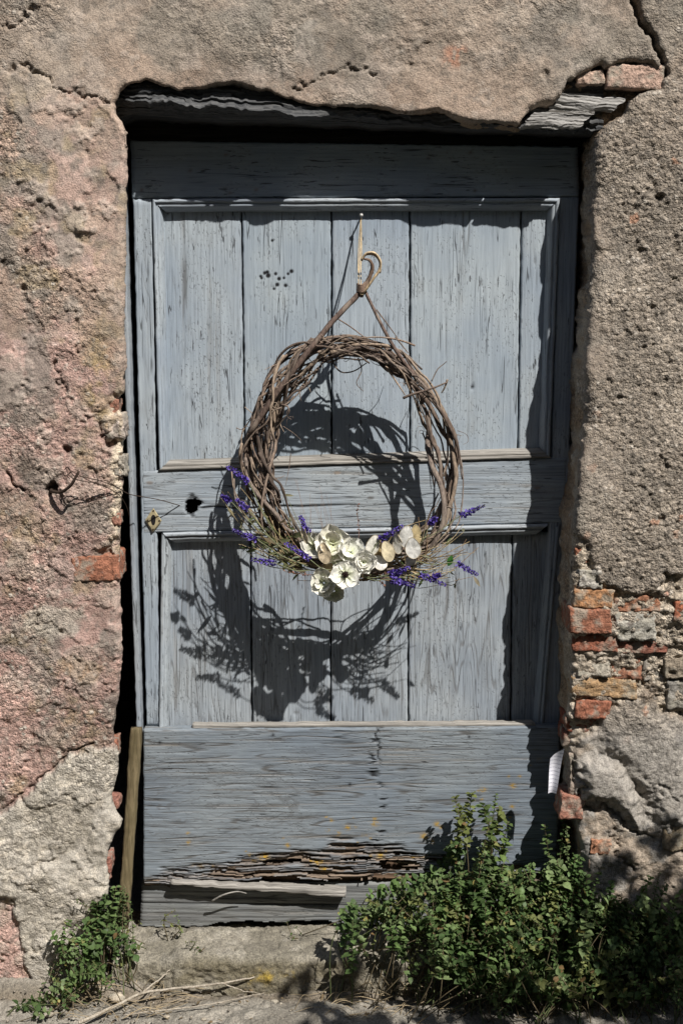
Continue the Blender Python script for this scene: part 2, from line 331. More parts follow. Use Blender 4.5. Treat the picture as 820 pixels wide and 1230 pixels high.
def axis(core0, core1, d, out0, out1, dout):
    a = np.arange(core0, core1, d); l = np.arange(out0, core0, dout); r = np.arange(core1, out1 + dout, dout)
    return np.concatenate([l, a, r])
def build_wall(wall):
    D = 0.0028
    xs = axis(-0.78, 0.78, D, -2.2, 2.2, 0.012); zs = axis(-0.11, 2.10, D, -0.14, 3.2, 0.014)
    X, Z = np.meshgrid(xs, zs)
    U, V = UV(X, 0.0, Z)
    wx = 0.006 * fbm(X * 60, Z * 60, 3, 3); wz = 0.006 * fbm(X * 60, Z * 60, 3, 9)      # jagged edges
    sd = poly_sd(X + wx * .45, Z + wz * .45, W2(OUTL))
    g_z, g_x = np.gradient(sd, zs, xs); gl = np.sqrt(g_x ** 2 + g_z ** 2) + 1e-6; g_x /= gl; g_z /= gl
    loss = sst(0.006, -0.006, poly_sd(X + wx * 1.2, Z + wz * 1.2, W2(LOSS)))
    b1 = poly_sd(X + wx, Z + wz, W2(BLOB1)); b2 = poly_sd(X + wx, Z + wz, W2(BLOB2))
    pl = poly_sd(X + wx * 1.4, Z + wz * 1.4, W2(PATCHL)); patch = sst(0.004, -0.004, pl)
    gr = sst(0.012, -0.012, poly_sd(X + wx * 2.5, Z + wz * 2.5, W2(GREYL)))
    right = sst(660, 740, U + 30 * fbm(X * 9, Z * 9, 3, 41)) * sst(60, 190, V + 40 * fbm(X * 8, Z * 8, 3, 42))
    left = sst(190, 120, U + 25 * fbm(X * 9, Z * 9, 3, 43)) * sst(90, 160, V + 25 * fbm(X * 9, Z * 9, 3, 44))
    smooth_band = sst(0.13, 0.03, np.abs(sd)) * sst(170, 130, V) * sst(700, 560, U)
    lower_r = sst(830, 900, V) * sst(640, 700, U)
    # relief
    big = fbm(X * 5, Z * 5, 4, 1); med = fbm(X * 28, Z * 28, 4, 2); fin = fbm(X * 130, Z * 130, 3, 5)
    w1, id1 = worley(X * 150, Z * 150, 11); w2, id2 = worley(X * 70 + fin * .3, Z * 70, 12)
    lump = fbm(X * 70, Z * 70, 3, 6)
    h = 0.006 * big + 0.0022 * med * (1 - .7 * lower_r)
    nearl = sst(.05, .02, np.abs(sd)) * sst(300, 170, U) * sst(470, 430, V)
    rough = 0.45 - .45 * nearl - .35 * patch + 0.75 * right * (1 - .8 * lower_r) + 0.55 * left + 0.25 * sst(-.1, .5, fbm(X * 7, Z * 7, 3, 8)) - 0.38 * smooth_band
    zone = sst(.0, .25, fbm(X * 3.6 + 4, Z * 3.6, 4, 170)) * (1 - right) * (1 - patch * .5); rough = rough * (1 - .75 * zone)
    rough = rough + .55 * sst(-.2, .4, fbm(X * 14, Z * 14, 3, 160)) * (np.exp(-((U - 350) / 75) ** 2 - ((V - 40) / 42) ** 2) + np.exp(-((U - 500) / 60) ** 2 - ((V - 45) / 30) ** 2) + np.exp(-((U - 25) / 40) ** 2 - ((V - 30) / 40) ** 2))
    peb = np.clip(0.62 - w1, 0, 1) * sst(.25, .7, id1) + 0.9 * np.clip(0.6 - w2, 0, 1) * sst(.5, .8, id2)
    h = h + rough * (0.0030 * peb * (.35 + .65 * right) + 0.0011 * fin + 0.0006 * lump)
    pits = sst(0.55, 0.80, fbm(X * 120, Z * 120, 2, 21)); pits2 = sst(0.86, 0.96, fbm(X * 34, Z * 34, 2, 22))
    h = h - rough * (0.0024 * pits * (.35 + .65 * right) + 0.003 * pits2)
    lay = sst(-.02, .02, fbm(X * 10, Z * 10, 5, 31, .6)); lay2 = sst(.33, .37, fbm(X * 16, Z * 16, 5, 32, .6)); h = h + (0.0026 * lay + .0022 * lay2) * (left + 0.35 * (1 - right))          # thin skim coats
    # cracks and single holes
    def crack(pts, w, d, ji=1.0):
        dd = line_d(X + wx * ji, Z + wz * ji, W2(pts)); return -d * np.exp(-(dd / w) ** 2)
    ck = crack([(752, -30), (762, 8), (770, 28), (783, 45), (792, 66), (797, 92)], .0055, .03, .8)
    ck = ck + crack([(30, 75), (52, 92), (66, 108), (92, 112), (112, 116), (138, 124)], .0022, .008, 1.6)
    ck = ck + crack([(352, 110), (372, 100), (392, 88), (416, 82), (450, 86)], .0020, .007, 1.5)
    ck = ck + crack([(0, 35), (22, 28), (40, 14), (48, -5)], .0025, .007, 2)
    ck = ck + crack([(8, 568), (18, 582), (28, 590)], .003, .012, 1) + crack([(68, 440), (72, 462), (82, 478)], .003, .008, 2)
    ck = ck + crack([(119, 510), (124, 524), (136, 528)], .003, .012, 1) + crack([(0, 972), (30, 952), (58, 925), (86, 904), (114, 893)], .0022, .008, 1.0)
    ck = ck + crack([(735, 1000), (745, 1030), (760, 1050)], .003, .008, 2) + crack([(700, 968), (735, 975), (760, 1000), (790, 1010)], .004, .009, 2)
    ck = ck + crack([(690, 900), (700, 940), (690, 985)], .004, .01, 2) + crack([(770, 960), (790, 940), (815, 960)], .0025, .007, 2.5)
    for (u, v, r, d) in ((82, 540, 6, .016), (63, 587, 8, .028), (133, 532, 7, .02), (30, 345, 4, .009), (66, 437, 3, .009), (126, 665, 8, .014), (74, 760, 3, .006), (655, 88, 5, .006),
                         (40, 10, 5, .007), (16, 84, 4, .006), (792, 238, 7, .008), (770, 300, 4, .006), (745, 480, 4, .006), (800, 560, 5, .007), (46, 905, 4, .006), (112, 350, 3, .006)):
        p = W2([(u, v)])[0]; rr = r / 565.0
        q = np.sqrt((X + wx * .8 - p[0]) ** 2 + (Z + wz * .8 - p[1]) ** 2) / rr
        ck = ck - d * sst(1.25, .6, q)
    h = h + ck
    # plaster lost down to the brick core; cement lobes; lower-left render patch
    rub = 0.010 * fbm(X * 26, Z * 40, 4, 51) + 0.004 * lump + 0.002 * fin
    h = h * (1 - .5 * loss) - loss * (0.013 - .75 * rub)
    dome1 = sst(0.0, -0.045, b1); dome2 = sst(0.0, -0.035, b2)
    h = h + lower_r * 0.003 * fbm(X * 9, Z * 9, 3, 61) + lower_r * .0006 * lump - lower_r * (1 - np.maximum(dome1, dome2)) * (0.006 + .007 * fbm(X * 26, Z * 26, 4, 62))
    h = h + bulge(U, V)
    h = h + 0.016 * np.maximum(dome1, dome2) + 0.007 * dome2
    h = h + patch * (0.012 + .005 * fbm(X * 14, Z * 14, 4, 71) + .0010 * lump) - 0.004 * np.exp(-(pl / .006) ** 2)
    h = h - 0.025 * sst(1075, 1120, V + 20 * fbm(X * 20, Z * 20, 3, 72)) * sst(60, 90, U) * sst(300, 200, U)
    # jamb bits on the left broken back to pale mortar
    broken = sst(0.028, 0.012, sd + .010 * fbm(X * 30, Z * 30, 3, 81)) * sst(455, 485, V) * sst(720, 640, V) * sst(200, 160, U)
    h = h - broken * (.008 - .010 * fbm(X * 45, Z * 45, 3, 82))
    # rounded arris
    r = 0.012 + 0.012 * right + 0.006 * vn(X * 15, Z * 15, 91); r = np.where((V < 175) & (U > 150) & (U < 630), .006, r)
    tt = np.clip(1 - np.maximum(sd, 0) / r, 0, 1); yoff = r * (1 - np.sqrt(np.clip(1 - tt * tt, 0, 1)))
    Y = -h + yoff
    # colour (plaster tints, lichen, mortar, cement, darker cracks)
    n1 = fbm(X * 10, Z * 10, 4, 101); n2 = fbm(X * 24, Z * 24, 4, 102); n3 = fbm(X * 60, Z * 60, 3, 103); n4 = fbm(X * 6, Z * 6, 4, 104)
    C = np.ones(X.shape + (3,)) * np.array((.345, .287, .235))
    C = mixc(C, (.27, .243, .21), sst(-.1, .5, n1)); C = mixc(C, (.40, .34, .28), sst(.1, .6, n2) * .7)
    C = mixc(C, (.37, .285, .225), smooth_band * .7)
    C = mixc(C, (.23, .215, .185), sst(.15, .5, n4) * .6)
    C = mixc(C, (.265, .245, .215), sst(.0, .5, n2) * sst(110, 40, np.abs(V - 30)) * sst(80, 20, np.abs(U - 350)) * .8)
    # left: pink distemper over beige, lichened above
    L = np.ones(X.shape + (3,)) * np.array((.39, .30, .245))
    pinkm = sst(-.65, -.02, n1 + .25 * n3 + .35 * sst(350, 620, V) - .25)
    pinkm = pinkm * (.4 + .55 * sst(180, 480, V)); L = mixc(L, (.45, .31, .275), pinkm * .95); L = mixc(L, (.47, .375, .34), sst(.15, .5, n2) * pinkm * .6)
    L = mixc(L, (.235, .215, .19), sst(.12, .6, fbm(X * 14, Z * 14, 5, 106) + .25 * sst(600, 350, V)) * .75)
    L = mixc(L, (.31, .25, .15), sst(.3, .75, fbm(X * 18, Z * 18, 4, 107) + .35 * np.exp(-((U - 118) / 30) ** 2 - ((V - 455) / 60) ** 2) + .2 * sst(420, 250, V)) * .55)
    L = mixc(L, (.30, .235, .09), np.exp(-((U - 118) / 22) ** 2 - ((V - 455) / 55) ** 2) * sst(-.4, .3, n2) * .8)
    L = mixc(L, (.15, .125, .105), np.exp(-((U - 32) / 22) ** 2 - ((V - 560) / 20) ** 2) * sst(-.5, .2, n2))
    L = mixc(L, (.17, .155, .135), sst(.32, .65, fbm(X * 26, Z * 26, 4, 108)) * sst(620, 200, V) * .6)
    C = mixc(C, L, left) if False else C * (1 - left[..., None]) + L * left[..., None]
    C = C * (1 - .16 * (1 - lay) * (1 - right))[..., None]; C = mixc(C, (.42, .365, .315), lay2 * (1 - right) * .45)
    st_ = sst(.05, .6, fbm(X * 5 + 9, Z * 2.2, 4, 150)) * (1 - right); C = C * (1 - .22 * st_)[..., None]
    C = mixc(C, (.36, .335, .29), gr * .8)
    C = mixc(C, (.55, .48, .38), broken * sst(-.4, .3, n2)); 
    # right: grey-beige roughcast with mixed grit
    R = np.ones(X.shape + (3,)) * np.array((.265, .235, .20))
    R = mixc(R, (.32, .285, .243), sst(-.2, .5, n1) * .8); R = mixc(R, (.205, .185, .16), sst(.15, .55, n2) * .7)
    grit = (id1 - .5)[..., None] * np.array((.16, .15, .14)) * sst(.5, .2, w1)[..., None]
    R = R + grit; R = mixc(R, (.40, .20, .12), sst(.988, .995, id2) * .6)
    C = C * (1 - right[..., None]) + R * right[..., None]
    C = C + (1 - right)[..., None] * (id1 - .5)[..., None] * np.array((.08, .075, .07)) * sst(.45, .2, w1)[..., None] * rough[..., None]
    mort = np.ones(X.shape + (3,)) * np.array((.37, .325, .265)); mort = mixc(mort, (.24, .20, .16), sst(0, .5, n2)); mort = mixc(mort, (.50, .45, .38), sst(.1, .5, fbm(X * 40, Z * 30, 3, 109)))
    C = C * (1 - loss[..., None]) + mort * loss[..., None]
    cem = np.ones(X.shape + (3,)) * np.array((.30, .285, .26)); cem = mixc(cem, (.17, .166, .158), sst(-.1, .4, n1 + .5 * n3)); cem = mixc(cem, (.36, .34, .31), sst(.15, .6, n2) * .7)
    lr = lower_r * (1 - loss); C = C * (1 - lr[..., None]) + cem * lr[..., None]
    C = mixc(C, (.38, .30, .22), lr * sst(0.0, 0.02, np.minimum(b1, b2)) * .6 * sst(-.3, .3, n2))
    lp = np.ones(X.shape + (3,)) * np.array((.375, .355, .315)); lp = mixc(lp, (.32, .30, .26), sst(-.1, .5, n2)); lp = mixc(lp, (.52, .48, .41), sst(.2, .6, n3) * .6); lp = mixc(lp, (.27, .25, .21), sst(.1, .6, n1) * .6)
    C = C * (1 - patch[..., None]) + lp * patch[..., None]
    C = mixc(C, (.40, .20, .13), np.exp(-((U - 548) / 16) ** 4 - ((V - 68) / 13) ** 4) * sst(-.3, .1, n3) * .8)
    C = mixc(C, (.13, .12, .105), sst(.35, .7, fbm(X * 90, Z * 90, 3, 110)) * .45)
    C = mixc(C, (.05, .045, .04), np.clip(-ck / .012, 0, 1) * .35)  # cracks and holes darkened with their depth
    C = np.clip(C * (1.08 + .12 * left)[..., None] * np.array((1.02, 1.0, .985)), .01, .8)
    # cut the doorway
    VX = X.copy(); VZ = Z.copy(); neg = sd < 0
    VX[neg] -= (sd * g_x)[neg]; VZ[neg] -= (sd * g_z)[neg]
    ok = sd > -1.45 * D
    keep = ok[:-1, :-1] & ok[:-1, 1:] & ok[1:, 1:] & ok[1:, :-1]
    ny, nx = X.shape; q = grid_faces(nx, ny, keep)
    used, inv = np.unique(q.ravel(), return_inverse=True); q = inv.reshape(-1, 4)
    P = np.stack([VX, Y, VZ], -1).reshape(-1, 3)[used]; C = C.reshape(-1, 3)[used]
    gx = g_x.ravel()[used]; gz = g_z.ravel()[used]; sdu = sd.ravel()[used]
    # doorway sides: run the cut edge back into the wall
    e = np.concatenate([q[:, [0, 1]], q[:, [1, 2]], q[:, [2, 3]], q[:, [3, 0]]])
    key = np.sort(e, 1); key = key[:, 0] * len(P) + key[:, 1]
    _, idx, cnt = np.unique(key, return_index=True, return_counts=True)
    be = e[idx[cnt == 1]]; be = be[(np.abs(sdu[be[:, 0]]) < .02) & (np.abs(sdu[be[:, 1]]) < .02)]
    bv, binv = np.unique(be.ravel(), return_inverse=True); be = binv.reshape(-1, 2)
    base = P[bv]; bx, bz = gx[bv], gz[bv]; bc = C[bv]
    lft = (base[:, 0] < -.3).astype(float); n0 = len(P); rings = [bv]; allP = [P]; allC = [C]
    for k, dpt in enumerate((.006, .014, .026, .040, .058, .08, .105, .13, .17, .25, .34)):
        nz = .010 * fbm(base[:, 2] * 22 + base[:, 0] * 13, np.full(len(base), dpt * 22), 3, 120) * min(1, dpt / .03) * (1 - .5 * lft)
        off = lft * (.012 * sst(0.004, .03, dpt) + .07 * sst(.02, .08, dpt)) + nz
        p = np.stack([base[:, 0] + bx * off, base[:, 1] + dpt, base[:, 2] + bz * off], -1)
        allP.append(p); m = sst(-.3, .5, fbm(base[:, 2] * 25, np.full(len(base), dpt * 25.), 3, 121))[:, None]
        w = min(1, dpt / .03); allC.append(bc * (1 - w) + w * (np.array((.30, .22, .15)) * (1 - m) + np.array((.36, .31, .25)) * m))
        rings.append(n0 + np.arange(len(base))); n0 += len(base)
    qs = [q]
    for a, b in zip(rings[:-1], rings[1:]): qs.append(np.stack([a[be[:, 1]], a[be[:, 0]], b[be[:, 0]], b[be[:, 1]]], -1))
    ga = np.clip(.22 + .5 * sst(-.1, .4, fbm(X * 6, Z * 6, 3, 140)) * (1 - right) + .75 * right + .25 * left - .1 * patch - .3 * smooth_band - .75 * lower_r - .55 * zone, 0, 1).reshape(-1)[used]
    return make('plaster', np.vstack(allP), np.vstack(qs), M['plaster'], wall, np.c_[np.vstack(allC), np.concatenate([ga] + [ga[bv]] * (len(rings) - 1))])
wall = thing('stone_wall', 'crumbling pink and grey plastered wall framing the blue door', 'wall')
plaster = build_wall(wall)

# bricks and stones showing where the plaster is gone
def chunk(name, parent, u0, v0, u1, v1, yf, depth, col, seed, rough=.004, rnd=.07, tilt=0.0, n=(20, 11, 7)):
    """an uneven rounded block whose front fills the measured rectangle at depth yf"""
    yf = yf - float(bulge(np.array((u0 + u1) / 2.), np.array((v0 + v1) / 2.))); a = P3(u0, v1, yf); b = P3(u1, v0, yf); c = (a + b) / 2; w, hh = (b[0] - a[0]) / 2, (b[2] - a[2]) / 2; dd = depth / 2
    nx, nz_, ny = n; V = []; idx = {}; fs = []
    def vert(i, j, k):
        if (i, j, k) not in idx: idx[(i, j, k)] = len(V); V.append((i / nx * 2 - 1, k / ny * 2 - 1, j / nz_ * 2 - 1))
        return idx[(i, j, k)]
    for i in range(nx):
        for j in range(nz_):
            fs.append([vert(i, j, 0), vert(i + 1, j, 0), vert(i + 1, j + 1, 0), vert(i, j + 1, 0)])
            fs.append([vert(i, j + 1, ny), vert(i + 1, j + 1, ny), vert(i + 1, j, ny), vert(i, j, ny)])
        for k in range(ny):
            fs.append([vert(i, 0, k + 1), vert(i + 1, 0, k + 1), vert(i + 1, 0, k), vert(i, 0, k)])
            fs.append([vert(i, nz_, k), vert(i + 1, nz_, k), vert(i + 1, nz_, k + 1), vert(i, nz_, k + 1)])
    for j in range(nz_):
        for k in range(ny):
            fs.append([vert(0, j, k), vert(0, j + 1, k), vert(0, j + 1, k + 1), vert(0, j, k + 1)])
            fs.append([vert(nx, j, k + 1), vert(nx, j + 1, k + 1), vert(nx, j + 1, k), vert(nx, j, k)])
    V = np.array(V); S = np.array((w, dd, hh)); rr = rnd * 2 * min(w, hh)
    Q = V * S; inner = np.clip(Q, -(S - rr), S - rr); dl = Q - inner; ln = np.linalg.norm(dl, axis=1)[:, None]
    Q = np.where(ln > 1e-9, inner + dl / np.maximum(ln, 1e-9) * np.minimum(ln, rr), Q)
    nrm = V * np.abs(V) ** 3; nrm /= np.linalg.norm(nrm, axis=1)[:, None] + 1e-9
    f1 = fbm(Q[:, 0] * 55 + seed * 3.1 + Q[:, 1] * 31, Q[:, 2] * 55 + seed * 7.7 + Q[:, 1] * 47, 4, seed)
    f2 = fbm(Q[:, 0] * 150 + seed + Q[:, 1] * 90, Q[:, 2] * 150 + Q[:, 1] * 70, 3, seed + 5); Q = Q + nrm * (f1 * rough * .85 + f2 * rough * .45)[:, None]
    Q[:, 0] += Q[:, 2] * .15 * vn(np.array([seed * 1.3]), np.array([.5]), 3)[0]; ct, st = cos(tilt), sin(tilt)
    Q = np.stack([Q[:, 0] * ct - Q[:, 2] * st, Q[:, 1], Q[:, 0] * st + Q[:, 2] * ct], -1)
    Q += np.array((c[0], yf + dd, c[2]))
    o = make(name, Q, fs, M['stone'], parent); o.color = (*col, 1); return o
OR, RD, TN, PK = (.32, .138, .085), (.30, .105, .065), (.40, .24, .13), (.40, .23, .17)
GS, WS = (.33, .31, .28), (.46, .43, .38)
for i, (nm, u0, v0, u1, v1, yf, dp, col, rg) in enumerate([
    ('brick', 690, 658, 709, 677, .012, .05, OR, .004), ('stone', 694, 684, 724, 709, .004, .06, WS, .007), ('brick', 688, 708, 737, 731, .006, .11, (.42, .22, .11), .004),
    ('brick', 736, 716, 792, 735, .013, .08, (.36, .17, .10), .005), ('brick', 683, 731, 735, 762, .001, .11, OR, .003), ('stone', 739, 735, 788, 769, .008, .07, (.40, .38, .33), .008),
    ('brick', 686, 763, 742, 783, .006, .11, (.34, .13, .08), .004), ('brick', 741, 770, 803, 785, .010, .08, (.28, .12, .085), .004), ('stone', 693, 781, 733, 812, .010, .08, (.44, .40, .33), .008),
    ('brick', 733, 789, 772, 816, .015, .06, (.34, .16, .10), .006), ('stone', 772, 786, 799, 818, .016, .05, (.30, .27, .23), .007), ('brick', 686, 815, 764, 838, .008, .10, (.40, .26, .14), .006),
    ('stone', 797, 790, 832, 816, .004, .07, (.30, .25, .19), .006), ('stone', 800, 817, 836, 853, .008, .07, (.31, .29, .26), .006), ('brick', 690, 842, 733, 864, .004, .09, (.32, .13, .08), .004),
    ('brick', 679, 862, 722, 880, .022, .09, (.27, .09, .055), .005), ('brick', 676, 880, 716, 898, .030, .09, (.25, .10, .07), .006), ('brick', 809, 722, 835, 746, .008, .06, (.38, .14, .08), .004),
    ('brick', 788, 704, 803, 716, .010, .04, PK, .004), ('stone', 683, 905, 702, 955, .016, .08, (.33, .27, .22), .008), ('brick', 672, 955, 702, 985, .006, .08, (.36, .17, .12), .005),
    ('brick', 708, 1008, 733, 1026, .004, .05, (.40, .20, .12), .005), ('brick', 706, 1026, 726, 1044, .008, .05, (.36, .21, .15), .005), ('stone', 795, 990, 834, 1022, .000, .07, (.30, .24, .16), .006),
    ('brick', 692, 84, 725, 101, .012, .07, (.50, .36, .28), .004), ('brick', 728, 77, 798, 107, .006, .08, (.53, .37, .29), .003),
    ('brick', 87, 667, 143, 699, -.003, .10, (.36, .155, .095), .0035), ('brick', 127, 480, 142, 498, .010, .06, (.34, .17, .12), .004), ('brick', 118, 890, 140, 911, .010, .06, (.34, .14, .09), .004),
    ('brick', 131, 961, 142, 972, .010, .05, (.33, .16, .12), .003), ('brick', 105, 1030, 132, 1049, .000, .06, (.36, .16, .12), .004), ('brick', 97, 1046, 130, 1062, -.002, .06, (.38, .18, .14), .004),
    ('stone', 104, 1118 - 35, 122, 1100, -.012, .05, (.46, .40, .31), .004), ('stone', 126, 497, 149, 527, .002, .05, (.50, .42, .36), .006), ('stone', 137, 548, 150, 572, .004, .05, (.40, .36, .30), .005),
    ('brick', 133, 616, 144, 630, .009, .05, (.36, .18, .13), .004), ('brick', 707, 195, 716, 225, .075, .05, (.36, .12, .06), .003), ('stone', 62, 622, 80, 636, -.006, .02, (.33, .33, .22), .002)]):
    chunk(nm, wall, u0, v0, u1, v1, yf, dp, col, 10 + i, rg, tilt=.04 * math.sin(i * 2.7))

# mortar core behind the hole over the right end of the lintel
xs = np.linspace(P3(628, 130, .03)[0], .74, 120); zs = np.linspace(P3(650, 150, .03)[2], 2.02, 90); X, Z = np.meshgrid(xs, zs)
Y = .040 + .012 * fbm(X * 30, Z * 30, 4, 5) 
cc = mixc(np.ones(X.shape + (3,)) * np.array((.26, .20, .15)), (.36, .30, .24), sst(-.2, .4, fbm(X * 40, Z * 40, 3, 6)))
make('mortar_core', np.stack([X, Y, Z], -1).reshape(-1, 3), grid_faces(120, 90), M['plaster'], wall, cc.reshape(-1, 3))

# the old oak lintel, its front broken back and chamfered under
def build_lintel():
    us = np.linspace(128, 724, 420); prof = []
    top = np.full(us.shape, 84.0); br = np.interp(us, [128, 190, 250, 380, 500, 620, 724], [122, 122, 128, 139, 147, 152, 157]) + 2.5 * vn(us / 16, us * 0, 4) + 1.5 * vn(us / 5, us * 0, 5)
    bot = np.interp(us, [128, 160, 724], [150, 140, 162]) + 1.2 * vn(us / 30, us * 0, 6); bot = np.maximum(bot, br + 3)
    rg = np.interp(us, [128, 168, 370, 410, 600, 630, 724], [.040, .004, .001, .022, .028, .030, .034]) + .003 * vn(us / 22, us * 0, 15)
    for k in range(26):
        t = k / 25; v = top + (br - top) * t; prof.append((v, .036 + (rg - .036) * t ** 1.6))
    for k in range(1, 13):
        t = k / 12; v = br + (bot - br) * t; prof.append((v, rg + (.062 - rg) * t ** .9))
    rows = []
    for k, (v, y) in enumerate(prof):
        p = P3(us, v, y); a = k * .006
        gr = fbm(us / 130, np.full(us.shape, k * .9), 4, 7) * .005 + fbm(us / 60, np.full(us.shape, k * 2.3), 3, 8) * .003 + .0022 * fbm(us / 10, np.full(us.shape, k * 1.3), 3, 12) - .007 * sst(.25, .45, fbm(us / 28, np.full(us.shape, k * .35), 3, 11))
        ly = np.floor(k * .62 + 1.0 * fbm(us / 260, np.full(us.shape, 2.), 2, 16) + .12 * fbm(us / 12, np.full(us.shape, 5.), 2, 17)); gr = gr * .45 + .011 * (hsh(ly, np.floor(us / 95 + ly * .37), 5) - .5)
        p[:, 1] -= gr * (1 if k < 30 else .5); rows.append(p)
    for k, y in enumerate((.11, .15, .20)):
        p = rows[37].copy(); p[:, 1] = y; p[:, 2] += .001 * vn(us / 8, us * 0 + k, 9); rows.append(p)
    V = np.stack(rows); return make('lintel_beam', V.reshape(-1, 3), grid_faces(len(us), len(rows)), M['lintel'], wall, smooth=False)
build_lintel()
def splinter(name, tl, tr, br_, bl, yf, th, seed, mat='greywood'):
    n, m = 60, 30; s, t = np.meshgrid(np.linspace(0, 1, n), np.linspace(0, 1, m))
    A = [P3(*q, yf) for q in (tl, tr, br_, bl)]
    P = ((1 - s) * (1 - t))[..., None] * A[0] + (s * (1 - t))[..., None] * A[1] + (s * t)[..., None] * A[2] + ((1 - s) * t)[..., None] * A[3]
    P[..., 1] -= .0025 * fbm(s * 1.2, t * 4, 3, seed) + .0016 * (hsh(np.floor(t * 9 + .5 * fbm(s * 2, t * 0, 2, seed)), np.floor(s * 3), seed) - .5) + .0006 * fbm(s * 20, t * 20, 3, seed + 1) + .004 * np.sin(pi * t)
    P[..., 2] += .0025 * fbm(s * 5, t * 0 + seed, 3, seed + 3); P[..., 0] += .006 * fbm(t * 4, s * 0 + seed, 3, seed + 2) * np.abs(s - .5) * 2
    rows = [P[0] + (0, th, .002)] + list(P) + [P[-1] + (0, th, 0.004)]
    return make(name, np.stack(rows).reshape(-1, 3), grid_faces(n, m + 2), M[mat], wall)
splinter('lintel_splinter', (640, 134), (712, 138), (694, 156), (626, 153), .012, .06, 3)
splinter('lintel_splinter', (672, 113), (752, 117), (734, 134), (664, 129), .020, .05, 8)
splinter('lintel_splinter', (664, 126), (718, 131), (708, 140), (654, 138), .026, .05, 13)

# dark room behind the door, so that the gaps look into a closed space
def room():
    V = [(-1.2, .36, -.3), (1.2, .36, -.3), (1.2, 2.2, -.3), (-1.2, 2.2, -.3), (-1.2, .36, 2.6), (1.2, .36, 2.6), (1.2, 2.2, 2.6), (-1.2, 2.2, 2.6)]
    o = make('room_shell', V, [[0, 1, 2, 3], [4, 7, 6, 5], [2, 6, 7, 3], [0, 3, 7, 4], [1, 5, 6, 2]], M['room'], None, smooth=False); o['kind'] = 'structure'
room()

# ------------------------------------------------------------------ ground and doorstep
def build_ground():
    xs = np.concatenate([[-60, -20, -8, -4, -2.2], np.arange(-1.0, 1.0, .004), [1.2, 2.2, 4, 8, 20, 60]]); ys = np.concatenate([[-60, -20, -8, -4, -2.5, -1.6, -1.0, -.7], np.arange(-.5, .06, .004), [.2, 3, 20, 60]])
    X, Y = np.meshgrid(xs, ys); near = sst(-.62, -.5, Y) * sst(1.1, .95, np.abs(X)) * sst(.12, .05, Y)
    h = near * (.010 * fbm(X * 7, Y * 7, 4, 1) + .004 * fbm(X * 40, Y * 40, 4, 2) + .003 * fbm(X * 120, Y * 120, 3, 3))
    h = h - near * .012 * np.exp(-((Y + .045 + .02 * vn(X * 8, X * 0, 4)) / .02) ** 2)
    h = h + near * .018 * sst(-.05, -.02, Y) * sst(-.40, -.47, X)
    C = np.ones(X.shape + (3,)) * np.array((.255, .238, .205)); C = mixc(C, (.18, .165, .14), sst(-.1, .5, fbm(X * 9, Y * 9, 4, 6))); C = mixc(C, (.38, .35, .30), sst(.1, .5, fbm(X * 30, Y * 30, 3, 7)) * .7)
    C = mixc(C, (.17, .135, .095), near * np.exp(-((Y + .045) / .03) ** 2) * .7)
    C = mixc(C, (.13, .125, .12), sst(-.7, -1.6, Y))  # ground out of view darkened to cut the light bounced onto the wall
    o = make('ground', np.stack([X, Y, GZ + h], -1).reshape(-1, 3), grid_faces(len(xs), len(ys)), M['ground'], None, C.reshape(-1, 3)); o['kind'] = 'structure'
build_ground()
def build_step():
    xs = np.arange(-.52, .62, .0035); prof = []
    for k in range(44): prof.append((.21 - .205 * k / 43, 0.0))
    for k in range(1, 9):
        a = k / 8 * pi / 2; prof.append((.005 - .022 * sin(a), -.022 * (1 - cos(a))))
    for k in range(1, 26): prof.append((-.017 - .006 * k / 25, -.022 - .085 * k / 25))
    pr = np.array(prof); s = np.arange(len(pr)) * .0045
    X, S = np.meshgrid(xs, s); Yb = np.repeat(pr[:, 0][:, None], len(xs), 1); Zb = np.repeat(pr[:, 1][:, None], len(xs), 1)
    h = .009 * fbm(X * 6, S * 8, 4, 31) + .004 * fbm(X * 35, S * 35, 4, 32) + .0025 * fbm(X * 110, S * 110, 3, 33) - .004 * sst(.5, .8, fbm(X * 60, S * 60, 2, 34))
    front = sst(.0, -.02, Zb); wob = .016 * fbm(X * 5, X * 0, 3, 35)
    Y = Yb - h * (.3 + .7 * front) + wob * sst(.12, .0, Yb); Z = Zb + h * (1 - .8 * front) - .012 * sst(-.34, -.42, X) * sst(.12, .02, Yb) - .007
    C = np.ones(X.shape + (3,)) * np.array((.285, .262, .215)); C = mixc(C, (.21, .193, .155), sst(-.1, .5, fbm(X * 12, S * 12, 4, 36))); C = mixc(C, (.36, .335, .285), sst(.2, .6, fbm(X * 30, S * 30, 3, 37)) * .6)
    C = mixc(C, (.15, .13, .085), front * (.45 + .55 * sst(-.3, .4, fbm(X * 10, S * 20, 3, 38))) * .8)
    for (u, v, r) in ((318, 1172, .022), (350, 1170, .012), (300, 1178, .008)):
        p = P3(u, v, -.02); C = mixc(C, (.36, .25, .03), np.exp(-((X - p[0]) / r) ** 2 - ((Z - p[2]) / (r * .6)) ** 2) * sst(-.5, .1, fbm(X * 60, S * 60, 3, 39)))
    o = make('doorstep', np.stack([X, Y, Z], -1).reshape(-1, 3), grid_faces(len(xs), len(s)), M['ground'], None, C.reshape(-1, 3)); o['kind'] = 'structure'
build_step()

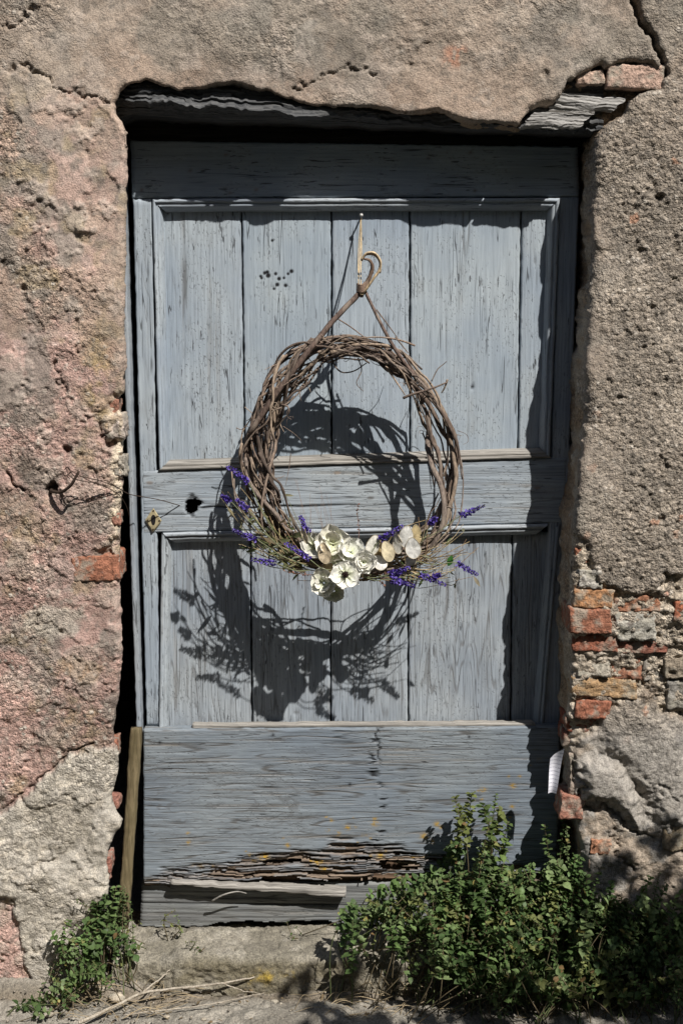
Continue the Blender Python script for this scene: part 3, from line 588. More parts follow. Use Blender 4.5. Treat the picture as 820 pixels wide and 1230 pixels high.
# ------------------------------------------------------------------ the door
BL = (.335, .385, .43)
def board(name, quad, yf, th, grain, parent, col=BL, du=.0022, dl=.007, amp=.0006, seed=0, bev=.003, wob=.0008, fn=None, mat=None, crackw=1.0, bow=0.0, wear=.12):
    TLc, TRc, BRc, BLc = [P3(u, v, yf) for u, v in quad]
    w = (np.linalg.norm(TRc - TLc) + np.linalg.norm(BRc - BLc)) / 2; hh = (np.linalg.norm(TLc - BLc) + np.linalg.norm(TRc - BRc)) / 2
    cu, cv = (du, dl) if grain == 'v' else (dl, du)
    nu = max(6, int(w / cu)) + 1; nv = max(6, int(hh / cv)) + 1
    s, t = np.meshgrid(np.linspace(0, 1, nu), np.linspace(0, 1, nv))
    P = ((1 - s) * (1 - t))[..., None] * TLc + (s * (1 - t))[..., None] * TRc + (s * t)[..., None] * BRc + ((1 - s) * t)[..., None] * BLc
    X, Z = P[..., 0], P[..., 2]; A, Lg = (X, Z) if grain == 'v' else (Z, X)
    A = A + .010 * fbm(A * 4 + seed, Lg * 1.3, 2, seed + 5)
    g = fbm(A * 260 + seed, Lg * 5, 3, seed) + .6 * fbm(A * 90, Lg * 2 + seed, 3, seed + 1)
    c = vn(A * 60 + seed * 3, Lg * 3.0, seed + 2); cm = sst(.05, .4, fbm(A * 12, Lg * 5, 3, seed + 3))
    cr = np.exp(-(c / .05) ** 2) * cm * crackw
    cr = cr * sst(.25, .6, fbm(A * 9 + 3, Lg * 2, 3, seed + 4)); d = amp * g - .0018 * cr
    e = np.minimum(np.minimum(s * w, (1 - s) * w), np.minimum(t * hh, (1 - t) * hh))
    d = d - bev * (1 - np.clip(e / bev, 0, 1)) ** 2 + bow * (1 - (2 * s - 1) ** 2 if grain == 'v' else 1 - (2 * t - 1) ** 2)
    ew = np.clip(1 - e / .01, 0, 1) * wob
    P[..., 0] += ew * fbm(Z * 60, X * 60, 2, seed + 8); P[..., 2] += ew * fbm(Z * 60, X * 60, 2, seed + 9)
    masks = np.zeros(X.shape + (4,)); masks[..., 0] = cr * .8; keep = None
    if fn:
        U, V = UV(X, yf, Z); d, masks, keep = fn(U, V, X, Z, d, masks)
    P[..., 1] -= d
    fc = grid_faces(nu, nv) if keep is None else grid_faces(nu, nv, keep[:-1, :-1] & keep[:-1, 1:] & keep[1:, 1:] & keep[1:, :-1])
    ii = np.arange(nu * nv).reshape(nv, nu); loop = np.concatenate([ii[0], ii[1:, -1], ii[-1, -2::-1], ii[-2:0:-1, 0]])
    Pf = P.reshape(-1, 3); back = Pf[loop] + (0, th, 0); n0 = len(Pf); k = len(loop); j = np.arange(k); j2 = (j + 1) % k
    side = np.stack([loop[j2], loop[j], n0 + j, n0 + j2], -1)
    if keep is not None:
        kk = keep.reshape(-1); side = side[kk[side[:, 0]] & kk[side[:, 1]]]
    mc = masks.reshape(-1, 4); o = make(name, np.vstack([Pf, back]), np.vstack([fc[:, ::-1], side[:, ::-1]]), mat or M['paint_v' if grain == 'v' else 'paint_h'], parent, np.vstack([mc, mc[loop]]))
    o.color = (*col, wear); return o

frame = thing('door_frame', 'dark timber frame standing in the gap round the blue door', 'door frame')
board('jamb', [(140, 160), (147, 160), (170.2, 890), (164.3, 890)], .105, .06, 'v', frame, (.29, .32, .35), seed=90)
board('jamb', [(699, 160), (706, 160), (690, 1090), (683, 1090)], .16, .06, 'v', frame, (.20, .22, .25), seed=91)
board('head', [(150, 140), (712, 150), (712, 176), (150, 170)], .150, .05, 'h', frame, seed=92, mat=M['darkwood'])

door = thing('door', 'weathered pale blue panelled plank door with a rotten kick board', 'door')
def nails(U, V, X, Z, d, m, pts, r=2.2):
    for (u, v) in pts:
        q = ((U - u) ** 2 + (V - v) ** 2) / r ** 2; s_ = np.exp(-q); m[..., 1] = np.maximum(m[..., 1], s_ * .8); d = d - .0012 * s_
    return d, m, None
board('top_rail', [(157, 169), (694, 176), (695.5, 236), (159, 238)], YD, .04, 'h', door, (.33, .38, .425), seed=1, wear=.05,
      fn=lambda U, V, X, Z, d, m: nails(U, V, X, Z, d, m, [(272, 186), (275, 232), (308, 228), (228, 205), (564, 183), (515, 190), (570, 229), (513, 228), (462, 227), (170, 228)], 2.0))
board('stile', [(160, 239), (182.5, 239), (192, 872), (176, 872)], YD, .04, 'v', door, (.335, .38, .42), seed=2, wear=.2)
board('stile', [(671.5, 237), (695, 237), (672, 873), (652, 873)], YD, .04, 'v', door, (.32, .36, .40), seed=3, wear=.2)
def rail_fn(U, V, X, Z, d, m):
    n = fbm(X * 120, Z * 120, 3, 77)
    hole = np.sqrt(((U - 230) / 5.6) ** 2 + ((V - 608) / 10) ** 2) + .28 * n
    hole = np.minimum(hole, np.sqrt(((U - 237) / 6) ** 2 + ((V - 604) / 2.6) ** 2) + .3 * n)
    m[..., 3] = np.maximum(m[..., 3], sst(1.5, 1.0, hole) * .85); d = d - .004 * sst(1.7, .9, hole)
    split = np.exp(-((V - (610 - (U - 240) * .014 + 1.5 * vn(U / 20, U * 0, 4))) / 1.1) ** 2) * sst(236, 244, U) * sst(460, 380, U)
    split = np.maximum(split, np.exp(-((V - 618.5) / .9) ** 2) * sst(170, 172, U) * sst(232, 222, U) * .7)
    m[..., 3] = np.maximum(m[..., 3], split * .9); d = d - .004 * split
    for (u, v) in ((180, 580), (405, 568), (445, 598), (645, 586)):
        q = np.sqrt(((U - u) / 5) ** 2 + ((V - v) / 2.2) ** 2); m[..., 1] = np.maximum(m[..., 1], sst(1.2, .5, q) * .7)
    return d, m, hole > 1.0
board('middle_rail', [(170.5, 566), (681, 549), (677, 628), (172, 640)], YD - .001, .04, 'h', door, (.325, .368, .405), seed=4, amp=.0003, dl=.003, crackw=1.3, wear=.45, fn=rail_fn)
# upper and lower panel planks; alike pieces, a narrow dark gap between them
def spots(U, V, X, Z, d, m):
    for (u, v, r) in ((313, 332, 1.3), (318, 328, 1.6), (322, 331, 2.2), (321, 327, 1.6), (331, 329, 1.5), (335, 335, 1.7), (333, 342, 1.8), (343, 343, 1.7), (346, 329, 1.3), (350, 326, 1.8), (329, 347, 1.2), (314, 334, 1.3), (327, 289, 1.3), (341, 334, 1.2)):
        q = np.exp(-(((U - u) ** 2 + (V - v) ** 2) / (r * 1.35) ** 2) ** 2); m[..., 3] = np.maximum(m[..., 3], np.minimum(1, q * 1.3)); d = d - .001 * q
    return d, m, None
def knot(U, V, X, Z, d, m):
    q = np.exp(-(((U - 567) / 2.2) ** 2 + ((V - 464) / 3.0) ** 2) ** 2); m[..., 3] = np.maximum(m[..., 3], q); return d - .003 * q, m, None
def dent(U, V, X, Z, d, m):
    q = np.exp(-(((U - 222) / 5) ** 2)) * sst(280, 330, V) * sst(560, 420, V) * sst(-.2, .5, fbm(X * 200, Z * 8, 3, 3)); m[..., 0] = np.maximum(m[..., 0], q * .7); return d - .001 * q, m, None
UP = [(190, 289.2, 191, 293.2, dent), (291, 397, 295, 397.2, spots), (399, 491, 399, 491, None), (493, 625, 493, 620.2, knot), (627, 668, 622, 660, None)]
for i, (a, b, c, d_, fn) in enumerate(UP):
    board('panel_plank', [(a, 240), (b, 240), (d_, 562), (c, 562)], YP, .02, 'v', door, tuple(x * k for x, k in zip(BL, ((1, 1, 1), (1.04, 1.04, 1.02), (.97, .98, 1.0), (1.04, 1.04, 1.03), (1, 1, 1))[i])), seed=20 + i, amp=.00035, fn=fn, bow=.0012, wear=(.2, .06, .1, .06, .1)[i], dl=.0016 if i == 1 else .007, du=.0016 if i == 1 else .0022)
LO = [(195, 299.5, 197, 302, None), (301.5, 396.4, 304, 396.4, None), (398, 489.2, 398, 489.2, None), (491, 614, 491, 612, None), (616, 668, 614, 660, None)]
for i, (a, b, c, d_, fn) in enumerate(LO):
    board('panel_plank', [(a, 640), (b, 640), (d_, 880), (c, 880)], YP, .02, 'v', door, tuple(x * k for x, k in zip((.315, .358, .396), (1.0, .98, .97, 1.03, .98))), seed=40 + i, amp=.0003, crackw=1.0, fn=fn, bow=.001, wear=.55)
board('panel_backing', [(185, 236), (672, 236), (665, 890), (185, 890)], YP + .022, .004, 'v', door, mat=M['room'], du=.05, dl=.05)
# mouldings: profile swept along each side of the two panels
def moulding(p, q, wpx, inward, col, seed, mat=None, m0=True, m1=True, bead=1.0):
    """p, q: ends of the outer edge in the photograph; inward: unit direction towards the panel"""
    a = P3(*p, YD); b = P3(*q, YD); n = 90; s = np.linspace(0, 1, n); L = np.linalg.norm(b - a)
    w = wpx / 545.0; inn = np.array((inward[0], 0, -inward[1]))
    prof = [(0, .004), (.03, -.0035), (.12, -.006), (.28, -.0065), (.36, -.002), (.42, -.001), (.5, -.003), (.68, .001), (.82, .007), (.95, .014), (1, .020)]
    rows = []
    for k, (t, y) in enumerate(prof):
        sh = w * t / L; ss = (sh if m0 else 0) + s * (1 - (sh if m0 else 0) - (sh if m1 else 0))
        r = a + (b - a) * ss[:, None] + inn * (w * t)
        r[:, 1] = YD + y * bead + .0006 * fbm(ss * 30, np.full(n, k * 1.3), 3, seed); r[:, [0, 2]] += (.0006 * fbm(ss * 14, np.full(n, 3.), 3, seed + 1))[:, None]; rows.append(r)
    V = np.stack(rows); hz = abs(inward[1]) > .5
    nn = np.cross(V[5, 1] - V[5, 0], V[6, 0] - V[5, 0]); f = grid_faces(n, len(prof))
    if nn[1] > 0: f = f[:, ::-1]
    mk = np.zeros((V.shape[0] * n, 4)); o = make('moulding', V.reshape(-1, 3), f, mat or M['paint_h' if hz else 'paint_v'], door, mk); o.color = (*col, .2); return o
moulding((183, 238.5), (672, 237.5), 15, (0, 1), (.35, .39, .43), 60)
moulding((183, 238.5), (191.5, 566), 12, (1, 0), (.345, .39, .43), 61)
moulding((672, 237.5), (660, 550), 13, (-1, 0), (.33, .37, .41), 62)
moulding((190, 565.5), (662, 550), 12, (0, -1), (.40, .42, .41), 63, mat=M['ledge'])
moulding((196, 639.5), (658, 628.8), 15, (0, 1), (.35, .385, .42), 64)
moulding((194, 639.5), (191, 878), 12, (1, 0), (.335, .375, .41), 65, m1=False)
moulding((672, 628.5), (652, 878), 13, (-1, 0), (.29, .33, .365), 66, m1=False)
# kick board nailed over the bottom rail, rotten along its lower edge
LICH = [(225, 1012, 5), (317, 1030, 8), (345, 1016, 4), (242, 1040, 5), (380, 1037, 6), (405, 1001, 5), (417, 994, 5), (397, 985, 4), (510, 1005, 7), (616, 944, 5), (580, 949, 5), (646, 914, 4), (525, 990, 5), (457, 1029, 6), (450, 989, 6), (505, 1029, 6), (615, 969, 4), (300, 1027, 4), (390, 1045, 5), (437, 1004, 4)]
def kick_fn(U, V, X, Z, d, m):
    n = fbm(X * 10, Z * 45, 4, 201); n2 = fbm(X * 22, Z * 120, 4, 202); n3 = fbm(X * 60, Z * 60, 3, 203)
    lim = np.interp(U, [160, 200, 260, 320, 400, 440, 480, 520, 560, 680], [1058, 1056, 1040, 1030, 1022, 1018, 1022, 1032, 1044, 1054])
    rot = sst(-7, 9, V - lim + 16 * n); zz = Z * 190 + 1.1 * fbm(X * 9, Z * 0, 3, 210) + .25 * fbm(X * 60, Z * 60, 2, 211); ly = np.floor(zz); xx = X * 15 + ly * .37 + .35 * fbm(X * 30, Z * 150, 3, 212); idf = hsh(ly, np.floor(xx), 9); edge = np.minimum(zz - ly, 1 - zz + ly)
    flakes = sst(.30, .45, idf) * sst(.0, .22, edge)
    m[..., 1] = np.maximum(m[..., 1], rot * (1 - .55 * flakes * (idf > .6))); d = d - rot * (.002 + .007 * (1 - flakes) + .007 * (1 - idf)) - .0003 * sst(.1, .5, n2)
    m[..., 0] = np.maximum(m[..., 0], sst(.1, .6, fbm(X * 2.2, Z * 120, 4, 204)) * .35)
    ring = np.sin(26 * np.sqrt(((U - 255) / 190) ** 2 + ((V - 968) / 34) ** 2) + 2 * n3); m[..., 0] = np.maximum(m[..., 0], sst(.45, .95, ring) * sst(200, 90, np.abs(U - 255)) * sst(70, 30, np.abs(V - 968)) * .55)
    ticks = sst(.3, .55, fbm(X * 30, Z * 140, 3, 205)) * np.exp(-((U - (453 + 7 * vn(V / 30, V * 0, 6))) / 7) ** 2)
    ck = np.maximum(ticks, np.exp(-((U - (452 + 3.5 * vn(V / 13, V * 0, 7) + 2.5 * vn(V / 3.5, V * 0, 8))) / 1.1) ** 2) * sst(925, 905, V)); m[..., 3] = np.maximum(m[..., 3], ck * .9); d = d - .004 * ck
    rl_ = np.random.RandomState(3)
    for (u, v, r) in [(u + rl_.normal() * 9 * (k > 0), v + rl_.normal() * 6 * (k > 0), r * (.72, .4, .3)[k]) for (u, v, r) in LICH for k in range(3)]:
        m[..., 2] = np.maximum(m[..., 2], np.exp(-((U - u) / r) ** 2 - ((V - v) / (r * .75)) ** 2) * sst(-.6, .1, n3) * 1.0)
    for (u, v) in ((328, 883), (563, 885), (420, 942), (192, 892)): m[..., 3] = np.maximum(m[..., 3], np.exp(-((U - u) ** 2 + (V - v) ** 2) / 3.5))
    hole = (rot > .8) & (idf < .10) & (V > 1026); gone = V > np.interp(U, [160, 260, 330, 420, 480, 540, 680], [1066, 1062, 1054, 1058, 1056, 1064, 1068]) + 5 * n + 3 * n3
    return d, m, ~(hole | gone)
board('kick_board', [(172, 877), (672.5, 873), (668, 1070), (172, 1070)], YD - .028, .030, 'h', door, (.215, .248, .278), seed=7, du=.0017, dl=.0032, amp=.0002, crackw=.7, wear=.8, fn=kick_fn)
board('ledge', [(231, 871), (640, 868.5), (644, 873), (230, 876)], YD - .020, .02, 'h', door, seed=8, mat=M['ledge'], wob=.0012, amp=.0008)
board('rotten_core', [(176, 1000), (668, 1000), (668, 1072), (176, 1072)], YD + .004, .02, 'h', door, seed=12, mat=mat_wood('rotten_wood', (.045, .028, .018), (.17, .11, .07)), amp=.003)
def low_fn(U, V, X, Z, d, m):
    gap = np.exp(-((V - 1086 - (U - 300) * .012) / 1.1) ** 2); m[..., 3] = np.maximum(m[..., 3], gap * .8); m[..., 0] = np.maximum(m[..., 0], .25 + .4 * sst(0, .5, fbm(X * 6, Z * 90, 3, 8)))
    bite = V > np.interp(U, [160, 255, 265, 330, 390, 402, 440, 680], [1112, 1112, 1108, 1107, 1106, 1110, 1112, 1112]) + 1.5 * fbm(X * 40, Z * 0, 3, 3)
    return d - .003 * gap, m, ~bite
board('bottom_rail', [(170, 1060), (668, 1060), (668, 1116), (168, 1116)], YD - .006, .03, 'h', door, (.19, .20, .20), wear=.6, seed=9, amp=.0012, fn=low_fn)
board('weather_strip', [(206, 1059), (416, 1071), (416, 1079), (204, 1063)], YD - .040, .03, 'h', door, seed=10, mat=M['ledge'], wob=.0018, amp=.0010, bev=.003)
def stick(name, pts, y, r, mat, parent, n=20, ns=6, col=None, taper=.5, rough=.12, seed=0):
    p = np.array([P3(q[0], q[1], q[2] if len(q) > 2 else y) for q in pts]); pa = spline(p, n)
    V, f = tube_data(pa, r * np.linspace(1, taper, n), ns, rough, seed); o = make(name, V, f, mat, parent)
    if col: o.color = (*col, 1)
    return o
stick('splinter', [(255, 1082, .085), (268, 1075, .075), (284, 1071, .078), (296, 1073, .085)], 0, .0024, M['ledge'], door, seed=3)
# key plate, keyhole and the nail
def keyplate():
    pts = [(184.5, 610), (189, 617), (194.5, 625.5), (189, 633), (183.5, 639.5), (179.5, 633), (174.5, 625), (179.5, 617)]
    V = [P3(u, v, YD - .005) for u, v in pts] + [P3(184.4 + (u - 184.4) * .86, 624.8 + (v - 624.8) * .86, YD - .0075) for u, v in pts] + [P3(184.4, 624.8, YD - .0075)]
    f = [[i, (i + 1) % 8, 8 + (i + 1) % 8, 8 + i] for i in range(8)] + [[8 + i, 8 + (i + 1) % 8, 16] for i in range(8)]
    o = make('key_plate', V, [x[::-1] for x in f], M['brass'], door, smooth=False)
    k = []
    for i in range(16):
        a = i / 16 * 2 * pi; k.append((184.4 + (3.2 if math.sin(a) < 0 else 2.7) * cos(a), 624.5 + 6.3 * sin(a)))
    kv = [P3(u, v, YD - .0082) for u, v in k]; make('keyhole', kv, [list(range(16))], M['black'], o, smooth=False)  # shade inside the keyhole painted as a flat black face on the plate
    for (u, v) in ((184.5, 613.5), (184, 636), (177.5, 625), (191.5, 625.5)):
        vv = [P3(u + 1.1 * cos(a), v + 1.1 * sin(a), YD - .0085) for a in np.linspace(0, 2 * pi, 8, endpoint=False)]; make('screw', vv, [list(range(8))], M['iron'], o, smooth=False)
keyplate()
nb = Bag(); p = P3(433.5, 261.5, YP); V, f = tube_data([p + (0, .01, 0), p + (0, -.030, .003), p + (0, -.034, .0035)], [.0018, .0018, .0045], 8); nb.add(V, f); nb.build('nail', mat_plain('nail_metal', (.45, .44, .42), .5, .5), door)

# ------------------------------------------------------------------ the wreath
rng = np.random.RandomState(4)
def lean(v): return .034 * sst(520, 690, np.asarray(v, float))
def PW(u, v, y): return P3(u, v, y - lean(v) - .034 * sst(.115, .06, np.asarray(y, float)))      # the wreath hangs clear of the door
wreath = thing('wreath', 'twisted vine wreath with white flowers and lavender hanging on the door', 'wreath')
YW = .052
RING = [(415, 415), (465, 428), (505, 465), (530, 520), (535, 575), (522, 630), (485, 665), (430, 684), (375, 672), (338, 640), (318, 590), (311, 540), (320, 488), (345, 448), (378, 422)]
ringc = np.array(RING + RING[:1] + RING[1:2], float)
def ring_at(t):
    t = np.asarray(t) % 1.0 * len(RING); i = t.astype(int); f = (t - i)[..., None]; R = np.array(RING, float); n = len(R)
    a, b, c, d = R[(i - 1) % n], R[i % n], R[(i + 1) % n], R[(i + 2) % n]
    return .5 * (2 * b + (c - a) * f + (2 * a - 5 * b + 4 * c - d) * f * f + (3 * b - a - 3 * c + d) * f ** 3)
WC = np.array((420, 550.0))
barks = [(.165, .125, .10), (.22, .17, .135), (.13, .10, .082), (.27, .215, .165), (.17, .14, .12), (.085, .066, .055)]
def vine(t0, span, r, amp, seed, thick=False):
    rs = np.random.RandomState(seed); n = int(18 + abs(span) * 70); t = t0 + np.linspace(0, span, n); c = ring_at(t)
    o = c - WC; o /= np.linalg.norm(o, axis=1)[:, None]
    ph = rs.uniform(0, 2 * pi); tw = rs.uniform(1.2, 3.2) * rs.choice([-1, 1]); k = np.linspace(0, 1, n)
    wid = np.interp(t % 1.0, [0, .1, .2, .35, .45, .55, .7, .8, .9, 1], [15, 16, 19, 19, 14, 14, 21, 23, 19, 15]) * amp
    ang = ph + tw * 2 * pi * np.linspace(0, span, n) * 1.0
    off = wid * np.cos(ang) + 5.5 * vn(k * 15 * abs(span), k * 0 + seed, 5) + 2.6 * vn(k * 48 * abs(span), k * 0 + seed, 8); yy = YW + .034 * amp * np.sin(ang) + .004 * vn(k * 8, k * 0 + seed, 6)
    uv = c + o * off[:, None]; p = np.array([PW(u, v, y) for (u, v), y in zip(uv, yy)])
    kn = 1 + .35 * np.exp(-((k * abs(span) * 22 + rs.rand()) % 1 - .5) ** 2 / .01)
    V, f = tube_data(p, r * (1 - .45 * k) * kn, 7, .10, seed)
    ob = make('vine', V, f, M['bark'], wreath); b = np.array(barks[rs.randint(len(barks))]) * rs.uniform(.7, 1.2); ob.color = (*b, 1)
    return p
paths = []
for i in range(13): paths.append(vine(rng.rand(), rng.uniform(.35, .75) * rng.choice([-1, 1]), rng.uniform(.0038, .0062), rng.uniform(.35, .95), 300 + i))
for i in range(30): paths.append(vine(rng.rand(), rng.uniform(.18, .5) * rng.choice([-1, 1]), rng.uniform(.0014, .0034), rng.uniform(.5, 1.15), 340 + i))
for i in range(23): paths.append(vine(rng.uniform(.62, .9), rng.uniform(.1, .26) * rng.choice([-1, 1]), rng.uniform(.0018, .0042), rng.uniform(.4, 1.2), 420 + i))
def twig(pts, r, col=None, n=16, taper=.5, name='twig', ns=6, mat=None):
    o = stick(name, [(q[0], q[1], q[2] - float(lean(q[1])) - .034 * float(sst(.115, .06, np.float64(q[2])))) for q in pts], YW, r, mat or M['bark'], wreath, n, ns, None, taper, .12, int(pts[0][0] * 7) % 999); b = col or barks[int(pts[0][0] + pts[0][1]) % 6]; o.color = (*[x * 1.15 for x in b], 1); return o
# hanger: a forked vine with a curled end, tied to the nail with twine
twig([(300, 520, .03), (335, 468, .02), (372, 420, .02), (402, 383, .035), (428, 356, .05), (436, 346, .055)], .0070, (.115, .084, .07), 30, .75)
twig([(498, 452, .03), (478, 425, .03), (462, 398, .035), (448, 370, .045), (437, 347, .055)], .0042, (.12, .088, .074), 24, .8)
twig([(433, 356, .05), (437, 347, .048), (444, 332, .045), (447, 321, .04), (444, 313, .035), (437, 311, .035)], .0056, (.16, .11, .08), 24, .45, 'hook')
twig([(436, 352, .044), (448, 335, .04), (455, 325, .04), (456, 314, .04), (449, 306, .04), (439, 306, .04), (434, 313, .045)], .0030, (.42, .33, .21), 26, .8, 'hook')
twig([(434, 312, .04), (440, 304, .035), (450, 304, .035), (457, 314, .035), (456, 328, .04)], .0024, (.50, .40, .26), 22, .8, 'hook')
for k in range(6): twig([(429, 349 - k * 1.6, .050), (434, 351 - k * 1.6, .040), (440, 346 - k * 1.6, .047)], .0022, (.17, .12, .09), 8, 1.0, 'binding')
for pts in ([(433.6, 262, .118), (433.0, 285, .10), (431.5, 318, .075), (429.5, 352, .05)], [(433.2, 262, .118), (431, 290, .10), (430, 322, .072), (431.5, 350, .044), (436, 354, .044)], [(433.5, 263, .118), (434, 300, .09), (433, 330, .065), (434, 352, .046)]):
    stick('string', [(q[0], q[1], q[2] - .034 * float(sst(.115, .06, np.float64(q[2])))) for q in pts], 0, .0012, M['string'], wreath, 14, 5, None, 1.0, 0)
# loose twigs, thorns and tendrils measured on the wreath
for pts, r in [([(484, 478, .02), (497, 473, .015), (520, 466, .012), (537, 459, .015)], .0032), ([(537, 456, .02), (534, 465, .02), (530, 472, .025)], .0024), ([(463, 440, .04), (474, 456, .035), (486, 474, .03)], .0026),
               ([(518, 458, .03), (525, 444, .03), (533, 437, .03), (536, 434, .028)], .0014), ([(498, 415, .04), (478, 408, .03), (455, 405, .03), (432, 406, .03), (410, 408, .03)], .0022), ([(475, 405, .03), (482, 414, .03), (490, 424, .03)], .002),
               ([(404, 382, .04), (420, 392, .03), (436, 404, .03), (446, 410, .03)], .0016), ([(452, 372, .05), (470, 396, .04), (480, 410, .04)], .0015), ([(360, 472, .03), (361, 480, .03), (362, 481, .03)], .0012),
               ([(400, 414, .05), (398, 430, .06), (408, 446, .06), (424, 446, .055), (440, 436, .05)], .0022), ([(430, 430, .05), (434, 445, .05), (428, 460, .05), (436, 470, .055)], .0014), ([(470, 420, .05), (440, 428, .045), (415, 426, .045), (390, 434, .05)], .0022),
               ([(338, 486, .02), (345, 488, .015), (347, 495, .015), (342, 502, .02), (330, 516, .03)], .002), ([(294, 489, .06), (304, 497, .05), (314, 504, .04)], .0010), ([(284, 514, .06), (290, 516, .06), (296, 512, .055), (304, 517, .05)], .0010),
               ([(340, 512, .05), (352, 520, .05), (362, 529, .05)], .0008), ([(349, 545, .06), (347, 562, .06), (343, 583, .055)], .0010), ([(549, 517, .05), (560, 522, .06), (562, 530, .06), (556, 534, .055)], .0007), ([(331, 467, .02), (342, 462, .015), (350, 456, .02), (362, 450, .03)], .0022),
               ([(292, 560, .04), (290, 545, .04), (298, 530, .04), (310, 505, .04)], .0024), ([(281, 575, .03), (283, 600, .03), (296, 625, .03), (318, 650, .03)], .0020), ([(278, 565, .03), (282, 590, .03), (300, 620, .03)], .0016)]:
    twig(pts, r, n=18)
rs = np.random.RandomState(9)
for i in range(46):    # curling tendrils
    p = paths[rs.randint(len(paths))]; q = p[rs.randint(len(p))]; k = np.linspace(0, 1, 16); a0 = rs.rand() * 6.3; tr = rs.uniform(.6, 2.2) * 2 * pi * rs.choice([-1, 1]); R0 = rs.uniform(.004, .012); dr = rs.normal(size=3) * (1, .4, 1); dr *= rs.uniform(.015, .04) / np.linalg.norm(dr)
    c = q + dr * k[:, None]; c[:, 0] += R0 * (np.cos(a0 + tr * k) - cos(a0)) * k; c[:, 2] += R0 * (np.sin(a0 + tr * k) - sin(a0)) * k; V, f = tube_data(c, np.linspace(.0009, .0004, 16), 5)
    o = make('tendril', V, f, M['bark'], wreath); o.color = (*(np.array(barks[rs.randint(6)]) * 1.5), 1)
for i in range(120):    # short side shoots
    p = paths[rs.randint(len(paths))]; q = p[rs.randint(len(p))]; d = rs.normal(size=3) * (1, .5, 1); d /= np.linalg.norm(d); L = rs.uniform(.008, .045)
    pa = spline([q, q + d * L * .5 + rs.normal(size=3) * .003, q + d * L + rs.normal(size=3) * .006], 7); V, f = tube_data(pa, np.linspace(rs.uniform(.0008, .0018), .0005, 7), 5)
    o = make('twig', V, f, M['bark'], wreath); o.color = (*(np.array(barks[rs.randint(6)]) * 1.4), 1)
# dry herb stems fanned through the foot of the wreath
def herb(pts, r, col, n=12): 
    p = spline([PW(*q) for q in pts], n); V, f = tube_data(p, np.linspace(r, r * .5, n), 5); o = make('herb_stem', V, f, M['bark'], wreath); o.color = (*col, 1); HP.append(p); return p
HP = []
HC = [(.34, .28, .16), (.28, .22, .12), (.16, .17, .07), (.22, .15, .09), (.40, .34, .22), (.13, .10, .06), (.11, .13, .05)]
for i in range(46):
    k = rs.rand(); u0, v0 = 395 - 45 * rs.rand(), 690 - 30 * rs.rand(); u1, v1 = 275 + 70 * k + rs.normal() * 8, 585 + 75 * rs.rand()
    y = rs.uniform(.005, .06); herb([(u0, v0, y + .02), ((u0 + u1) / 2 + rs.normal() * 6, (v0 + v1) / 2 + 8 + rs.normal() * 5, y), (u1, v1, y - rs.uniform(-.01, .02))], rs.uniform(.0008, .0019), HC[rs.randint(7)])
for i in range(44):
    u0, v0 = 455 + 50 * rs.rand(), 690 - 25 * rs.rand(); u1, v1 = 500 + 65 * rs.rand(), 615 + 80 * rs.rand(); y = rs.uniform(.005, .06)
    herb([(u0, v0, y + .02), ((u0 + u1) / 2 + rs.normal() * 9, (v0 + v1) / 2 + 8 + rs.normal() * 9, y), (u1 + rs.normal() * 6, v1, y)], rs.uniform(.0007, .0017), HC[rs.choice([0, 1, 3, 4, 4, 5])])
for i in range(12):
    u = 352 + 60 * rs.rand(); herb([(u + 15, 660, .03), (u + 6, 630, .03), (u + rs.normal() * 6, 575 + 35 * rs.rand(), .03 + .02 * rs.rand())], .0004, (.24, .16, .12))
for i in range(16):
    u0, v0 = 380 + 110 * rs.rand(), 690; herb([(u0, v0, .04), (u0 + 20 * rs.normal(), v0 + 8, .035), (u0 + 40 * rs.normal(), v0 + rs.uniform(-8, 12), .03)], .0012, HC[rs.choice([3, 5])])
# narrow grey-green leaves among the stems
def cr3(a, b): return np.array((a[1] * b[2] - a[2] * b[1], a[2] * b[0] - a[0] * b[2], a[0] * b[1] - a[1] * b[0]))
LEAF_T = np.array((0, .3, .62, 1)); LEAF_W = np.array((.10, .85, .9, .04)); LEAF_F = [[0, 1, 4, 3], [1, 2, 5, 4], [3, 4, 7, 6], [4, 5, 8, 7], [6, 7, 10, 9], [7, 8, 11, 10]]
def leaf_mesh(base, dirv, nrm, L, w, fold=.25, curl=.2):
    dirv = dirv / (math.sqrt(dirv @ dirv) + 1e-9); s = cr3(dirv, nrm); s = s / (math.sqrt(s @ s) + 1e-9); n = cr3(s, dirv)
    c = base + dirv * (L * LEAF_T)[:, None] - n * (curl * L * LEAF_T ** 2)[:, None]; ww = (w * LEAF_W)[:, None]
    return np.stack([c - s * ww + n * (fold * ww), c, c + s * ww + n * (fold * ww)], 1).reshape(-1, 3), LEAF_F
def herb_leaves(cnt, u_rng, v_rng, cols):
    for i in range(cnt):
        b = Bag(); q_ = HP[rs.randint(*u_rng)]; p = q_[rs.randint(3, len(q_))]; d = rs.normal(size=3) * (1, .5, 1)
        V, f = leaf_mesh(p, d, rs.normal(size=3) * .5 + (0, -1, .5), rs.uniform(.014, .028), rs.uniform(.0022, .0042)); b.add(V, f, (*cols[rs.randint(len(cols))], 1)); b.build('herb_leaf', M['leaf'], wreath)
for i in range(46):     # broader leaves standing off the wreath at lower left
    b = Bag(); q_ = HP[rs.randint(46)]; p = q_[rs.randint(2, len(q_) - 1)]; d = rs.normal(size=3) * (.7, .6, .5) + (-.5, -.3, -.1)
    V, f = leaf_mesh(p, d, rs.normal(size=3) * .7 + (0, -1, .4), rs.uniform(.02, .036), rs.uniform(.003, .0065)); b.add(V, f, (*[(.10, .125, .055), (.14, .15, .075), (.09, .085, .045), (.17, .14, .085)][rs.randint(4)], 1)); b.build('herb_leaf', M['leaf'], wreath)
